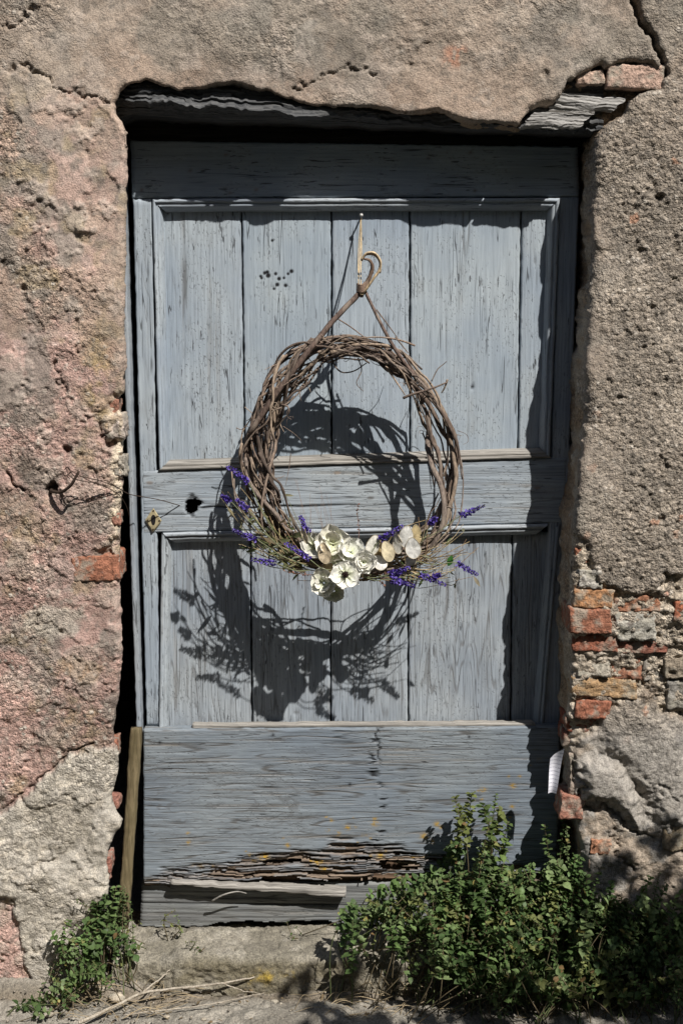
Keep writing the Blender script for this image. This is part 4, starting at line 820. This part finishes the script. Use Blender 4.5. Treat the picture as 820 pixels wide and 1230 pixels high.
herb_leaves(46, (0, 46), 0, [(.15, .18, .10), (.20, .22, .14), (.08, .11, .04), (.26, .24, .14)])
herb_leaves(22, (46, 90), 0, [(.22, .22, .14), (.10, .14, .05), (.30, .26, .18)])
b = Bag(); V, f = leaf_mesh(PW(538, 680, .02), np.array((.3, -.2, 1.0)), np.array((0, -1, .3)), .026, .007); b.add(V, f, (.05, .16, .03, 1)); b.build('herb_leaf', M['leaf'], wreath)
# lavender
def lavender(u0, v0, u1, v1, y, root, nfl=48):
    y = y - rs.uniform(.0, .035)
    st = spline([PW(root[0], root[1], y + .02), PW((root[0] + u0) / 2, (root[1] + v0) / 2 + 4, y + .005), PW(u0, v0, y), PW(u1, v1, y - .006)], 16)
    V, f = tube_data(st, .0009, 5); so = make('lavender_sprig', V, f, M['herb'], wreath, np.tile((.20, .22, .12, 1), (len(V), 1)))
    a, c = PW(u0, v0, y), PW(u1, v1, y - .006); ax = (c - a) / np.linalg.norm(c - a); L = np.linalg.norm(c - a); b = Bag(); e1 = np.cross(ax, (0, 1, 0)); e1 /= np.linalg.norm(e1); e2 = np.cross(ax, e1)
    for i in range(nfl):
        t = (i + rs.rand() * .6) / nfl; an = i * 2.4 + rs.rand(); rad = .0071 * (1 - .45 * t) * rs.uniform(.7, 1.15); o_ = e1 * cos(an) + e2 * sin(an); q = a + ax * L * t
        col = np.array([(.085, .052, .29), (.12, .078, .40), (.06, .040, .19), (.19, .14, .47), (.12, .09, .27)][rs.randint(4)]) * rs.uniform(.8, 1.25)
        for k in range(3):
            d = o_ * .8 + ax * .5 + rs.normal(size=3) * .45; V, f = leaf_mesh(q + o_ * rad * .35, d, rs.normal(size=3), rad * rs.uniform(.8, 1.25), rad * .42, .5, .3); b.add(V, f, (*col, 1))
    b.build('florets', M['lav'], so, False)
for (u0, v0, u1, v1, y, rt) in [(298, 579, 272, 559, -.004, (330, 640)), (298, 612, 284, 600, .0, (345, 665)), (276, 601, 266, 596, .01, (330, 650)), (370, 640, 360, 620, .01, (385, 670)), (308, 648, 280, 637, -.002, (370, 680)), (372, 672, 343, 652, -.012, (400, 685)),
                                (332, 677, 302, 672, .0, (375, 685)), (552, 620, 582, 607, .01, (500, 650)), (456, 649, 484, 631, .01, (430, 680)), (466, 690, 492, 682, -.004, (430, 690)), (470, 696, 497, 704, .0, (430, 690)), (503, 690, 535, 703, .005, (450, 690)),
                                (548, 676, 573, 691, .008, (490, 672)), (516, 630, 524, 621, .012, (500, 660)), (520, 694, 528, 690, .01, (470, 690)), (480, 686, 470, 700, .004, (440, 690))]: lavender(u0, v0, u1, v1, y, rt)
# reddish seed sprays
for pts in ([(428, 665, .01), (431, 640, .01), (429, 618, .012), (430, 606, .012)], [(385, 690, .02), (365, 690, .01), (342, 686, .01)], [(430, 690, .015), (455, 698, .005), (462, 705, .005)], [(420, 690, .015), (445, 692, .005), (470, 697, .005)], [(436, 692, .01), (452, 690, .0), (466, 688, .0)]):
    p = herb(pts, .0007, (.22, .12, .09), 14); b = Bag()
    for q in p[5:]:
        for k in range(3):
            V, f = leaf_mesh(q, rs.normal(size=3), rs.normal(size=3), .0045, .0016); b.add(V, f, (.20 * rs.uniform(.6, 1.2), .095, .065, 1))
    b.build('seed_spray', M['herb'], wreath, False)
# flowers and seed pods
def petal_pts(c, axis, side, L, w, cup, n=(9, 9)):
    """cupped petal: axis = outward direction in the flower's plane, side = across, cup bends towards the viewer normal"""
    nrm = np.cross(side, axis); nu, nv = n; V = []
    for j in range(nv):
        t = j / (nv - 1); wd = w * (.22 + .78 * sin(pi / 2 * min(1, t / .55))) if t < .55 else w * math.sqrt(max(.02, 1 - ((t - .55) / .46) ** 2))
        for i in range(nu):
            s = i / (nu - 1) * 2 - 1; ruff = .05 * L * math.sin(5 * s + t * 4) * t
            V.append(c + axis * L * (t - .10 * t * s * s) + side * wd * s + nrm * (cup * L * (t ** 1.7) + .25 * w * s * s * (1 if cup >= 0 else -1) + ruff * .5))
    return np.array(V), [list(x) for x in grid_faces(nu, nv)]
def basis(facing):
    n = np.array(facing, float); n /= np.linalg.norm(n); r = np.cross((0, 0, 1), n); r /= np.linalg.norm(r); return r, np.cross(n, r), n
def flower(u, v, y, facing, layers, col, centre=None, stamens=False, rot=0):
    c = PW(u, v, y); r, up, n = basis(facing); root = bpy.data.objects.new('flower', None); COL.objects.link(root); root.parent = wreath; root.empty_display_size = .02
    for li, (k, L, w, cup, z) in enumerate(layers):
        for i in range(k):
            L, w = layers[li][1] * 1.38, layers[li][2] * 1.38; a = rot + 2 * pi * (i + .5 * li) / k + rs.normal() * .12; ax = r * cos(a) + up * sin(a); sd_ = np.cross(ax, n); q = rs.uniform(.88, 1.1)
            V, f = petal_pts(c + n * z + ax * .002, ax, sd_, L * q, w * rs.uniform(.9, 1.1), cup + rs.normal() * .07); V = V + 0
            cc = np.array(col) * rs.uniform(.93, 1.05); tt = np.repeat(np.arange(9) / 8, 9)[:, None]; ss = np.tile(np.arange(9) / 4 - 1, 9)[:, None]; vein = 1 - .09 * (np.sin(ss * 16 + rs.rand() * 6) > .3) * (tt < .9)
            V = V + n * (.0012 * vn(ss[:, 0] * 3 + i * 5, tt[:, 0] * 4, i + li))[:, None] + ax * (.0016 * vn(ss[:, 0] * 4 + i * 3, tt[:, 0] * 0, i) * tt[:, 0])[:, None]
            pc = np.minimum(cc * vein * (1 - (1 - tt) ** 2 * np.array((.25, .18, .42))), .9); make('petal', V, f, M['petal'], root, np.c_[pc, np.ones(len(V))])
    if centre:
        b = Bag(); rr = .0066; dv = [c + n * (.002 + rr * sin(h_)) + (r * cos(a) + up * sin(a)) * rr * cos(h_) for h_ in np.linspace(0, pi / 2, 5) for a in np.linspace(0, 2 * pi, 12, endpoint=False)]
        b.add(np.array(dv), [[i * 12 + j, i * 12 + (j + 1) % 12, (i + 1) * 12 + (j + 1) % 12, (i + 1) * 12 + j] for i in range(4) for j in range(12)], (*centre, 1))
        for i in range(6):
            for j in range(10):
                a = j / 10 * 2 * pi; h_ = i / 5 * pi / 2; b_ = c + n * (.003 + rr * sin(h_)) + (r * cos(a) + up * sin(a)) * rr * cos(h_)
                V, f = leaf_mesh(b_, n + rs.normal(size=3) * .6, r, .003, .0013); b.add(V, f, (*centre, 1))
        if stamens:
            for j in range(34):
                a = rs.rand() * 2 * pi; q = c + n * .004 + (r * cos(a) + up * sin(a)) * rs.uniform(.008, .013); V, f = leaf_mesh(q, n + .5 * (r * cos(a) + up * sin(a)), r, .004, .0009); b.add(V, f, (.05, .03, .02, 1))
        b.build('flower_centre', M['herb'], root, False)
    return root
WH, CR = (.88, .86, .80), (.78, .74, .62)
flower(415, 690, -.030, (-.1, -1, .25), [(6, .023, .0125, .22, 0)], WH, (.030, .016, .012), True, .3)
flower(436, 676, -.012, (.1, -1, .35), [(5, .019, .012, .45, 0), (5, .014, .010, .9, .002), (4, .009, .0075, 1.3, .003), (3, .005, .005, 1.6, .004)], WH, None, False, .2)
flower(421, 664, -.004, (.1, -1, .6), [(5, .023, .013, .35, 0), (4, .015, .010, .9, .003)], (.88, .87, .82), None, False, .8)
flower(400, 655, .004, (-.2, -1, .35), [(5, .029, .017, .35, 0), (3, .018, .012, .8, .003)], (.84, .81, .72), None, False, .5)
flower(389, 700, -.004, (-.3, -1, .1), [(5, .022, .014, .25, 0), (3, .012, .009, .7, .002)], (.82, .80, .72), None, False, .1)
flower(401, 710, .000, (.0, -1, -.2), [(5, .017, .011, .25, 0)], (.74, .72, .58), None, False, .9)
flower(407, 671, -.006, (-.1, -1, .2), [(5, .013, .009, .5, 0), (4, .008, .006, 1, .002)], (.68, .70, .50), None, False, .9)
flower(378, 655, .012, (-.4, -1, .2), [(5, .020, .014, .3, 0)], (.66, .64, .58), None, False, .4)
def pod(u, v, y, w, h, ang, facing, col):
    w, h = w * 1.18, h * 1.18; c = PW(u, v, y); r, up, n = basis(np.array(facing) + (.5 * math.sin(u * 1.3), 0, .45 * math.sin(v * 2.1))); ca, sa = cos(ang), sin(ang); V = [c]; f = []; N = 22
    for k in range(1, 5):
        for i in range(N):
            a = i / N * 2 * pi; x = w * cos(a) * k / 4; z = h * sin(a) * k / 4 * (1 + .14 * sin(a) + .10 * abs(sin(a)) ** 5); V.append(c + r * (x * ca - z * sa) + up * (x * sa + z * ca) + n * (.0016 * sin(2 * a + u) * (k / 4) ** 2 + .0008 * sin(5 * a + k + v) * k / 4))
    f += [[0, 1 + i, 1 + (i + 1) % N] for i in range(N)]
    for k in range(3):
        for i in range(N): f.append([1 + k * N + i, 1 + (k + 1) * N + i, 1 + (k + 1) * N + (i + 1) % N, 1 + k * N + (i + 1) % N])
    cl = np.array([np.array(col) * (1 - .22 * (abs(sin(i * 1.7 + u)) > .93) - .10 * (i > 3 * N) + .06 * sin(i * .9)) for i in range(len(V))]); o = make('seed_pod', V, f, M['petal'], wreath, np.c_[np.clip(cl, 0, .9), np.ones(len(V))])
    rim = [V[1 + 3 * N + i] for i in range(N)] + [V[1 + 3 * N]]; RV, RF = tube_data(rim, .0006, 4); make('rim', RV, RF, M['herb'], o, np.tile((.45, .38, .26, 1), (len(RV), 1)))
for a in [(390, 666, -.020, .0135, .0175, .25, (-.2, -1, .3), (.80, .66, .46)), (366, 643, .0, .0065, .017, .35, (-.5, -1, .2), (.74, .64, .46)), (395, 684, -.002, .015, .0125, .1, (0, -1, .2), (.50, .38, .20)), (447, 657, -.006, .012, .018, -.35, (.1, -1, .25), (.72, .70, .62)),
          (466, 664, -.014, .0125, .0175, .3, (.15, -1, .3), (.64, .56, .38)), (457, 677, -.010, .0115, .015, .6, (-.1, -1, .3), (.82, .81, .76)), (487, 646, -.012, .0135, .018, -.15, (.1, -1, .35), (.80, .79, .73)), (496, 660, -.020, .014, .0175, .15, (.2, -1, .3), (.74, .73, .68)),
          (500, 643, -.001, .011, .0165, .2, (.3, -1, .2), (.50, .40, .22)), (477, 654, -.002, .010, .018, .2, (-.2, -1, .2), (.66, .64, .56)), (455, 660, .004, .012, .015, .2, (-.2, -1, .2), (.50, .38, .20)), (493, 675, -.006, .010, .010, .6, (.2, -1, -.1), (.62, .60, .54))]: pod(*a)

# ------------------------------------------------------------------ small things
def wire_thing(name, label, cat, strands):
    t = thing(name, label, cat)
    for k, (pts, r) in enumerate(strands):
        p = spline(pts, 40); V, f = tube_data(p, r, 6, .08, k); make('strand', V, f, M['iron'], t)
    return t
wire_thing('wire', 'thin rusty wire twisted from the wall hook to the hole in the door', 'wire', [
    ([P3(82, 562, -.045), P3(90, 572, -.05), P3(100, 573, -.045), P3(122, 578, -.03), P3(142, 586, .0), P3(157, 594, .04), P3(190, 600, .08), P3(222, 609, YD + .01)], .0011),
    ([P3(80, 563, -.04), P3(84, 572, -.05), P3(96, 577, -.048), P3(118, 581, -.03), P3(140, 592, .0), P3(150, 604, .03), P3(155, 618, .06), P3(156, 632, .09)], .0010),
    ([P3(86, 566, -.05), P3(94, 570, -.045), P3(112, 579, -.035), P3(126, 577, -.028), P3(145, 588, .0)], .0009),
    ([P3(78, 564, -.04), P3(82, 561, -.048), P3(85, 567, -.05), P3(81, 571, -.046), P3(84, 575, -.045)], .0010)])
hook = thing('iron_hook', 'bent black iron hook set in the pink plaster', 'hook')
V, f = tube_data(spline([P3(62, 588, .03), P3(63, 590, -.012), P3(74, 591, -.035), P3(86, 582, -.055), P3(95, 566, -.062)], 26), np.linspace(.0042, .0028, 26), 8, .08); make('shank', V, f, M['iron'], hook)
st = thing('wooden_stake', 'narrow olive brown wooden stake leaning beside the door', 'stake')
def stake():
    n = 90; t = np.linspace(0, 1, n); cu = np.interp(t, [0, .05, .5, 1], [163, 162.5, 157, 150.5]); cv = 876 + t * 231; wd = np.interp(t, [0, .02, .1, .6, 1], [6.0, 7.4, 7.8, 7.5, 7.0]) + .5 * vn(t * 9, t * 0, 3)
    c = P3(cu, cv, .072 - .0 * t); c[:, 1] = .085 - .045 * t; k = wd / 555.0; prof = [(-1, .55), (-.95, -.3), (-.7, -.55), (0, -.62), (.7, -.5), (.95, -.25), (1, .55)]
    rows = np.stack([c + np.stack([k * a + .0008 * fbm(t * 40, t * 0 + i, 3, i), k * b * 1.0 + .0012 * fbm(t * 25, t * 0 + i * 3, 3, 9), t * 0], -1) for i, (a, b) in enumerate(prof)], 1)
    V = rows.reshape(-1, 3); f = [[i * 7 + j, i * 7 + (j + 1) % 7, (i + 1) * 7 + (j + 1) % 7, (i + 1) * 7 + j] for i in range(n - 1) for j in range(7)] + [list(range(6, -1, -1)), [(n - 1) * 7 + j for j in range(7)]]
    make('post', V, [x[::-1] for x in f], M['stake'], st)
stake()
def paper():
    n, m = 12, 24; q = [(660.5, 911, -.030), (677, 899, -.036), (667, 952, -.012), (657.5, 952.5, -.010)]; A = [P3(*x) for x in q]; s, t = np.meshgrid(np.linspace(0, 1, n), np.linspace(0, 1, m))
    P = ((1 - s) * (1 - t))[..., None] * A[0] + (s * (1 - t))[..., None] * A[1] + (s * t)[..., None] * A[2] + ((1 - s) * t)[..., None] * A[3]
    P[..., 1] += .006 * np.sin(s * pi * 1.2) + .004 * np.sin(t * 5) ; V = np.vstack([P.reshape(-1, 3), (P + (0, .0004, 0)).reshape(-1, 3)]); f = grid_faces(n, m); f = np.vstack([f[:, ::-1], f + n * m])
    t_ = NT('paper', .8); co = t_.coords((1, 1, 1), False); w = t_.n('ShaderNodeTexWave'); w.bands_direction = 'Z'; w.inputs['Scale'].default_value = 34; w.inputs['Distortion'].default_value = 0; t_.l(co, w.inputs[0])
    nn = t_.noise(co, 500, 2); t_.color(t_.mix(t_.math('MULTIPLY', t_.rng(w.outputs[1], .75, .85), t_.math('MULTIPLY', t_.rng(nn, .42, .5), .6)), (.78, .78, .84), (.25, .25, .32)))
    tag(make('paper_slip', V, f, t_.m, None), 'folded white paper slip tucked between door and brick jamb', 'paper')
paper()
# dry sticks lying in front of the step
def ground_stick(label, chains):
    t = thing('dry_stick', label, 'stick', group=None)
    for k, (pts, r) in enumerate(chains):
        p = [PZ(u, v, GZ + h) for u, v, h in pts]; p = spline(p, 34); p += .0015 * np.stack([fbm(np.arange(34) * .5, np.full(34, k + j * 3.), 2, j) for j in range(3)], -1)
        V, f = tube_data(p, r * np.linspace(1, .45, 34), 6, .12, k); make('stem' if k == 0 else 'branch', V, f, M['dry'], t)
ground_stick('longest pale forked dry stick lying along the foot of the step', [([(96, 1228, .012), (140, 1208, .016), (175, 1192, .022), (230, 1186, .024), (270, 1181, .03), (306, 1173, .035)], .0042), ([(172, 1192, .022), (195, 1173, .04), (216, 1155, .055)], .0024), ([(268, 1181, .03), (290, 1190, .02), (312, 1193, .015)], .0017)])
ground_stick('thin pale dry stick lying nearest the camera on the ground', [([(150, 1219, .012), (210, 1212, .012), (262, 1205, .013), (318, 1192, .016)], .0019), ([(262, 1205, .013), (285, 1204, .012), (300, 1208, .01)], .0011)])
rs2 = np.random.RandomState(77)
peb = [(140, 1198, .016, 'cream flat pebble beside the left plant'), (122, 1188, .010, 'small pale pebble between leaves and dry stick'), (330, 1203, .007, 'tiny pinkish pebble right of the thin dry stick'), (383, 1207, .008, 'small tan pebble at the shadow edge on the ground'), (58, 1218, .010, 'little grey pebble left of the low plant'), (200, 1221, .006, 'tiny grey pebble in front of the thin stick'), (245, 1224, .005, 'tiniest pale pebble near the bottom edge')]
for i, (u, v, r, lab) in enumerate(peb):
    c = PZ(u, v, GZ + r * .5); V = []; n1_, n2_ = 9, 6
    for j in range(n2_ + 1):
        for k in range(n1_):
            th, ph = j / n2_ * pi, k / n1_ * 2 * pi; q = np.array((sin(th) * cos(ph) * 1.3, sin(th) * sin(ph), cos(th) * .6)); V.append(c + r * q * (1 + .25 * vn(q[0:1] * 2 + i * 3, q[1:2] * 2 + q[2:3] * 3, i)[0]))
    f = [[j * n1_ + k, (j + 1) * n1_ + k, (j + 1) * n1_ + (k + 1) % n1_, j * n1_ + (k + 1) % n1_] for j in range(n2_) for k in range(n1_)]
    o = make('pebble', V, f, M['stone']); o.color = (*(np.array((.42, .36, .28)) * rs2.uniform(.8, 1.25)), 1); tag(o, lab, 'pebble', 'pebbles on the ground')

# ------------------------------------------------------------------ plants
def in_poly(u, v, poly): return poly_sd(np.array([u], float), np.array([v], float), poly)[0] < 0
GREENS = [(.092, .150, .050), (.110, .175, .058), (.140, .205, .075), (.072, .120, .042), (.165, .220, .095), (.185, .205, .075)]
def shoot(bs, bl, root, tip, rs, lsz=(.011, .021), every=.009, start=.5, greens=GREENS, yellow=.03):
    L = np.linalg.norm(tip - root); lean = rs.normal(size=3) * (.022, .014, .012); mid = root + (tip - root) * .5 + lean + (0, 0, .10 * L); tip = tip + rs.normal(size=3) * (.012, .006, .006); n = 10; p = spline([root, mid, tip], n)
    V, f = tube_data(p, np.linspace(.0014, .0007, n), 4); bs.add(V, f, (.12, .095, .055, 1) if rs.rand() < .6 else (.10, .12, .05, 1))
    big = rs.uniform(.55, 1.35); start = min(.8, start * rs.uniform(.7, 1.4)); k = max(3, int(L * (1 - start) / every)); ph = rs.rand() * pi; g = np.array(greens[rs.randint(len(greens))]) * rs.uniform(.8, 1.2); full = spline([root, mid, tip], 60)
    for i in range(k + 1):
        t = start + (1 - start) * i / k; j = min(58, int(t * 59)); q = full[j]; ax = full[j + 1] - full[j]; ax /= np.linalg.norm(ax) + 1e-9
        e1 = np.cross(ax, (.3, .9, .2)); e1 /= np.linalg.norm(e1) + 1e-9; e2 = np.cross(ax, e1); sz = big * rs.uniform(*lsz) * (1.0 - .25 * max(0, (t - .7) / .3)) * (.75 + .25 * min(1, (t - start) * 4 + .4))
        for s_ in (0, pi):
            if rs.rand() < .08: continue
            a = ph + i * pi / 2 + s_ + rs.normal() * .3; o_ = e1 * cos(a) + e2 * sin(a); d = o_ * rs.uniform(.7, 1.1) + ax * rs.uniform(.1, .8) + rs.normal(size=3) * .28 + np.array((0, -.2, -.1)); c = g * rs.uniform(.75, 1.3)
            if rs.rand() < yellow: c = np.array([(.30, .25, .08), (.20, .13, .06), (.26, .27, .10)][rs.randint(3)])
            V, f = leaf_mesh(q, d, ax + o_ * .1 + (0, -.3, .2), sz, sz * rs.uniform(.34, .46), rs.uniform(.1, .45), rs.uniform(.05, .45)); bl.add(V, f, (*c, 1))
def ground_z(x, y): return -.004 if y > -.01 and -.5 < x < .6 else GZ
def plant(name, label, tips, seed, **kw):
    rs = np.random.RandomState(seed); t = thing(name, label, 'plant', group=None); bs, bl = Bag(), Bag()
    for tip in tips:
        tip = np.array(tip); sp = kw.get('spread', .05); rx, ry = tip[0] + rs.normal() * sp, tip[1] + rs.normal() * sp * .5 + kw.get('back', .02)
        if rx > .46 or rx < -.46: ry = min(ry, -.015)
        root = np.array((rx, ry, ground_z(rx, ry))); tip[2] = max(tip[2], root[2] + .02); shoot(bs, bl, root, tip, rs, **{k: v for k, v in kw.items() if k in ('lsz', 'every', 'start', 'greens', 'yellow')})
    bs.build('stem', M['herb'], t); o = bl.build('foliage', M['leaf'], t, True); o['kind'] = 'stuff'; return t
BUSH = [(396, 1096), (425, 1080), (455, 1072), (484, 1066), (502, 1048), (520, 1038), (532, 1022), (548, 1010), (566, 1002), (585, 1006), (604, 1018), (640, 1030), (660, 1026), (690, 1020), (706, 1032), (722, 1050), (740, 1076), (765, 1084), (790, 1072), (830, 1070), (830, 1185), (780, 1196), (735, 1192), (700, 1180), (660, 1196), (612, 1206), (585, 1196), (560, 1186), (530, 1160), (512, 1136), (490, 1116), (450, 1108), (415, 1106)]
tips = []; rs3 = np.random.RandomState(5)
while len(tips) < 540:
    u, v = rs3.uniform(398, 830), rs3.uniform(955, 1206)
    if not in_poly(u, v, BUSH): continue
    if v < 1040 and rs3.rand() < .55: continue
    if u < 470 and v > 1112: continue
    y = np.interp(v, [950, 1060, 1130, 1206], [.055, .0, -.08, -.17]) + rs3.normal() * .03
    x = P3(u, v, y)[0]
    if x > .45: y = min(y, -.025 - rs3.rand() * .03)
    y = min(y, .085); tips.append(P3(u, v, y))
plant('leafy_plant', 'large sprawling green weed filling the foot of door and right jamb', tips, 8, spread=.085)
tips = [P3(u, v, y) for (u, v, y) in ((555, 956, .02), (548, 968, .02), (566, 950, .03), (578, 968, .01), (590, 985, .0), (600, 972, .02), (612, 985, .02), (586, 960, .03))]
plant('weed_sprig', 'yellowish green sprig rising tallest against the kick board', tips, 12, spread=.03, lsz=(.014, .022), greens=[(.15, .175, .055), (.11, .16, .05)], yellow=.08, start=.5)
plant('weed_sprig', 'small green sprig below the paper slip', [P3(675, 980, .01), P3(680, 990, .0), P3(666, 992, .02)], 13, spread=.012, lsz=(.010, .016), start=.5)
LP = [(88, 1086), (100, 1078), (120, 1070), (140, 1066), (148, 1084), (160, 1104), (184, 1112), (192, 1122), (176, 1138), (150, 1142), (136, 1160), (112, 1168), (92, 1195), (84, 1225), (45, 1232), (30, 1228), (54, 1190), (66, 1150), (80, 1110)]
tips = []
while len(tips) < 66:
    u, v = rs3.uniform(20, 200), rs3.uniform(1055, 1232)
    if not in_poly(u, v, LP): continue
    y = np.interp(v, [1055, 1130, 1232], [-.02, -.05, -.15]) + rs3.normal() * .015
    if u > 150: y = np.interp(v, [1100, 1150], [.04, -.01])
    tips.append(P3(u, v, min(y, -.02) if u < 150 else y))
plant('leafy_plant', 'low green weed growing from the wall foot left of the step', tips, 15, spread=.045, lsz=(.011, .018))
for (u, v, y, lab, sd_, hh) in ((208, 1098, .06, 'tiny weed sprout under the left end of the bottom rail', 21, 3), (230, 1146, .0, 'tiny weed sprout in the middle of the doorstep top', 22, 2), (152, 1068, .03, 'small grey green weed sprig across the stake foot', 23, 6), (352, 1108, .07, 'tiny weed sprout under the middle of the bottom rail', 24, 2)):
    plant('weed_sprout', lab, [P3(u + rs3.normal() * 4, v + rs3.normal() * 5, y) for _ in range(hh)], sd_, spread=.006, lsz=(.007, .012), start=.35, back=0.0)
plant('weed_sprout', 'thin weed sprout rooted in the lower right cement', [P3(792, 1052, -.05), P3(786, 1058, -.05), P3(798, 1060, -.05)], 25, spread=.02, lsz=(.008, .013))
# dry grass straws and litter
def straws():
    b = Bag(); rs = np.random.RandomState(31)
    for i in range(150):
        if i < 80: u, v = rs.uniform(330, 520), rs.uniform(1165, 1225)
        else: u, v = rs.uniform(60, 200), rs.uniform(1165, 1228)
        p = PZ(u, v, GZ + .004); a = rs.uniform(-.5, .5) + (0 if rs.rand() < .6 else 1.2); L = rs.uniform(.03, .12); d = np.array((cos(a), sin(a) * .6, 0)) * L
        pa = spline([p, p + d * .5 + (0, 0, rs.uniform(.0, .03)), p + d + (0, 0, rs.uniform(0, .01))], 9); V, f = tube_data(pa, .0006 + .0005 * rs.rand(), 4); k = rs.uniform(.7, 1.3); b.add(V, f, (.34 * k, .27 * k, .17 * k, 1))
    o = b.build('dry_grass', M['herb']); o['kind'] = 'stuff'; o['label'] = 'dry straw and litter strewn along the foot of the step'; o['category'] = 'dry grass'
straws()
def grit():
    b = Bag(); rs = np.random.RandomState(61)
    for i in range(420):
        u, v = rs.uniform(0, 820), rs.uniform(1178, 1232) if i % 3 else rs.uniform(1170, 1192); r = rs.uniform(.0012, .0042); p = PZ(u, v, GZ + r * .3 + .004)
        V = np.array([(1, 0, 0), (-1, 0, 0), (0, 1, 0), (0, -1, 0), (0, 0, .8), (0, 0, -.8)]) * r * rs.uniform(.6, 1.3, (6, 1)) + p; k = rs.uniform(.5, 1.4)
        b.add(V, [[0, 2, 4], [2, 1, 4], [1, 3, 4], [3, 0, 4], [2, 0, 5], [1, 2, 5], [3, 1, 5], [0, 3, 5]], (.30 * k, .265 * k, .215 * k, 1))
    for i in range(60):
        u, v = rs.uniform(60, 560), rs.uniform(1176, 1230); p = PZ(u, v, GZ + .006); V, f = leaf_mesh(p, rs.normal(size=3) * (1, 1, .1), np.array((0, 0, 1.)) + rs.normal(size=3) * .3, rs.uniform(.008, .018), rs.uniform(.002, .005)); k = rs.uniform(.6, 1.2); b.add(V, f, (.22 * k, .16 * k, .09 * k, 1))
    o = b.build('grit', M['herb']); o['kind'] = 'stuff'; o['label'] = 'loose grit and dead leaf scraps on the ground'; o['category'] = 'grit'
grit()
# the leafy shrub whose shade falls over the lower right corner
def shrub():
    rs = np.random.RandomState(51); t = thing('shrub', 'leafy shrub standing out of frame to the right, shading the corner', 'shrub'); bs, bl = Bag(), Bag(); c0 = np.array((1.30, -1.30, GZ))
    ends = []
    for i in range(110):
        e = c0 + np.array((rs.uniform(-.60, .75), rs.uniform(-.35, .26), rs.uniform(.90, 1.76) - GZ)); e[2] -= .10 * abs(rs.normal()) * (e[0] < 1.0)
        p = spline([c0 + rs.normal(size=3) * (.05, .05, 0), c0 + (e - c0) * (.4, .4, .5), e], 9)
        V, f = tube_data(p, np.linspace(.012, .003, 9), 5); bs.add(V, f, (.12, .09, .06, 1)); ends.append(p)
    for p in ends:
        for k in range(70):
            q = p[rs.randint(5, 9)] + rs.normal(size=3) * .07; q[2] = min(q[2], 1.80 + .03 * rs.normal()); g = np.array(GREENS[rs.randint(6)]) * rs.uniform(.8, 1.2); V, f = leaf_mesh(q, rs.normal(size=3) + (0, 0, -.2), rs.normal(size=3) + (0, 0, 1), rs.uniform(.055, .090), rs.uniform(.016, .026)); bl.add(V, f, (*g, 1))
    bs.build('trunk', M['herb'], t); o = bl.build('crown', M['leaf'], t); o['kind'] = 'stuff'
shrub()

# a building added out of view across the lane to take away half of the sky
def added_house():
    t = thing('added_house', 'unseen plastered building added across the lane to block half the sky', 'added_house'); yb = -5.2; ops = [(-5.2, -4.2, 1.0, 2.3), (-2.4, -1.4, 1.0, 2.3), (.3, 1.4, GZ, 2.1), (3.2, 4.2, 1.0, 2.3), (-5.2, -4.2, 3.4, 4.6), (-2.4, -1.4, 3.4, 4.6), (.4, 1.4, 3.4, 4.6), (3.2, 4.2, 3.4, 4.6)]
    xs = sorted({-7.5, 7.5, *[v for o in ops for v in o[:2]]}); zs = sorted({GZ - .1, 5.4, *[v for o in ops for v in o[2:]]}); V = []; f = []
    def box(x0, x1, y0, y1, z0, z1):
        n = len(V); V.extend([(x, y, z) for z in (z0, z1) for y in (y0, y1) for x in (x0, x1)])
        f.extend([[n + i for i in q] for q in ([0, 2, 3, 1], [4, 5, 7, 6], [0, 1, 5, 4], [2, 6, 7, 3], [0, 4, 6, 2], [1, 3, 7, 5])])
    for a, b in zip(xs[:-1], xs[1:]):
        for c, d in zip(zs[:-1], zs[1:]):
            if not any(o[0] <= a and b <= o[1] and o[2] <= c and d <= o[3] for o in ops): box(a, b, yb - .4, yb, c, d)
    pm = mat_plain('house_plaster', (.34, .29, .22), .95); wm = mat_plain('house_paint', (.10, .14, .11), .7); make('wall', V, f, pm, t, smooth=False)
    for (a, b, c, d) in ops:
        V, f = [], []; m = (a + b) / 2
        for s0, s1 in ((a, m - .01), (m + .01, b)):
            box(s0, s1, yb - .12, yb - .06, c, d)
        make('shutter' if c > 0 else 'door', V, f, wm, t, smooth=False)
    V, f = [], []; box(-7.9, 7.9, yb - 6.4, yb + .45, 5.402, 5.52); box(-7.5, 7.5, yb - 6, yb - .41, GZ - .1, 5.4); make('roof', V, f, mat_plain('roof_tile', (.30, .15, .09), .9), t, smooth=False)
added_house()
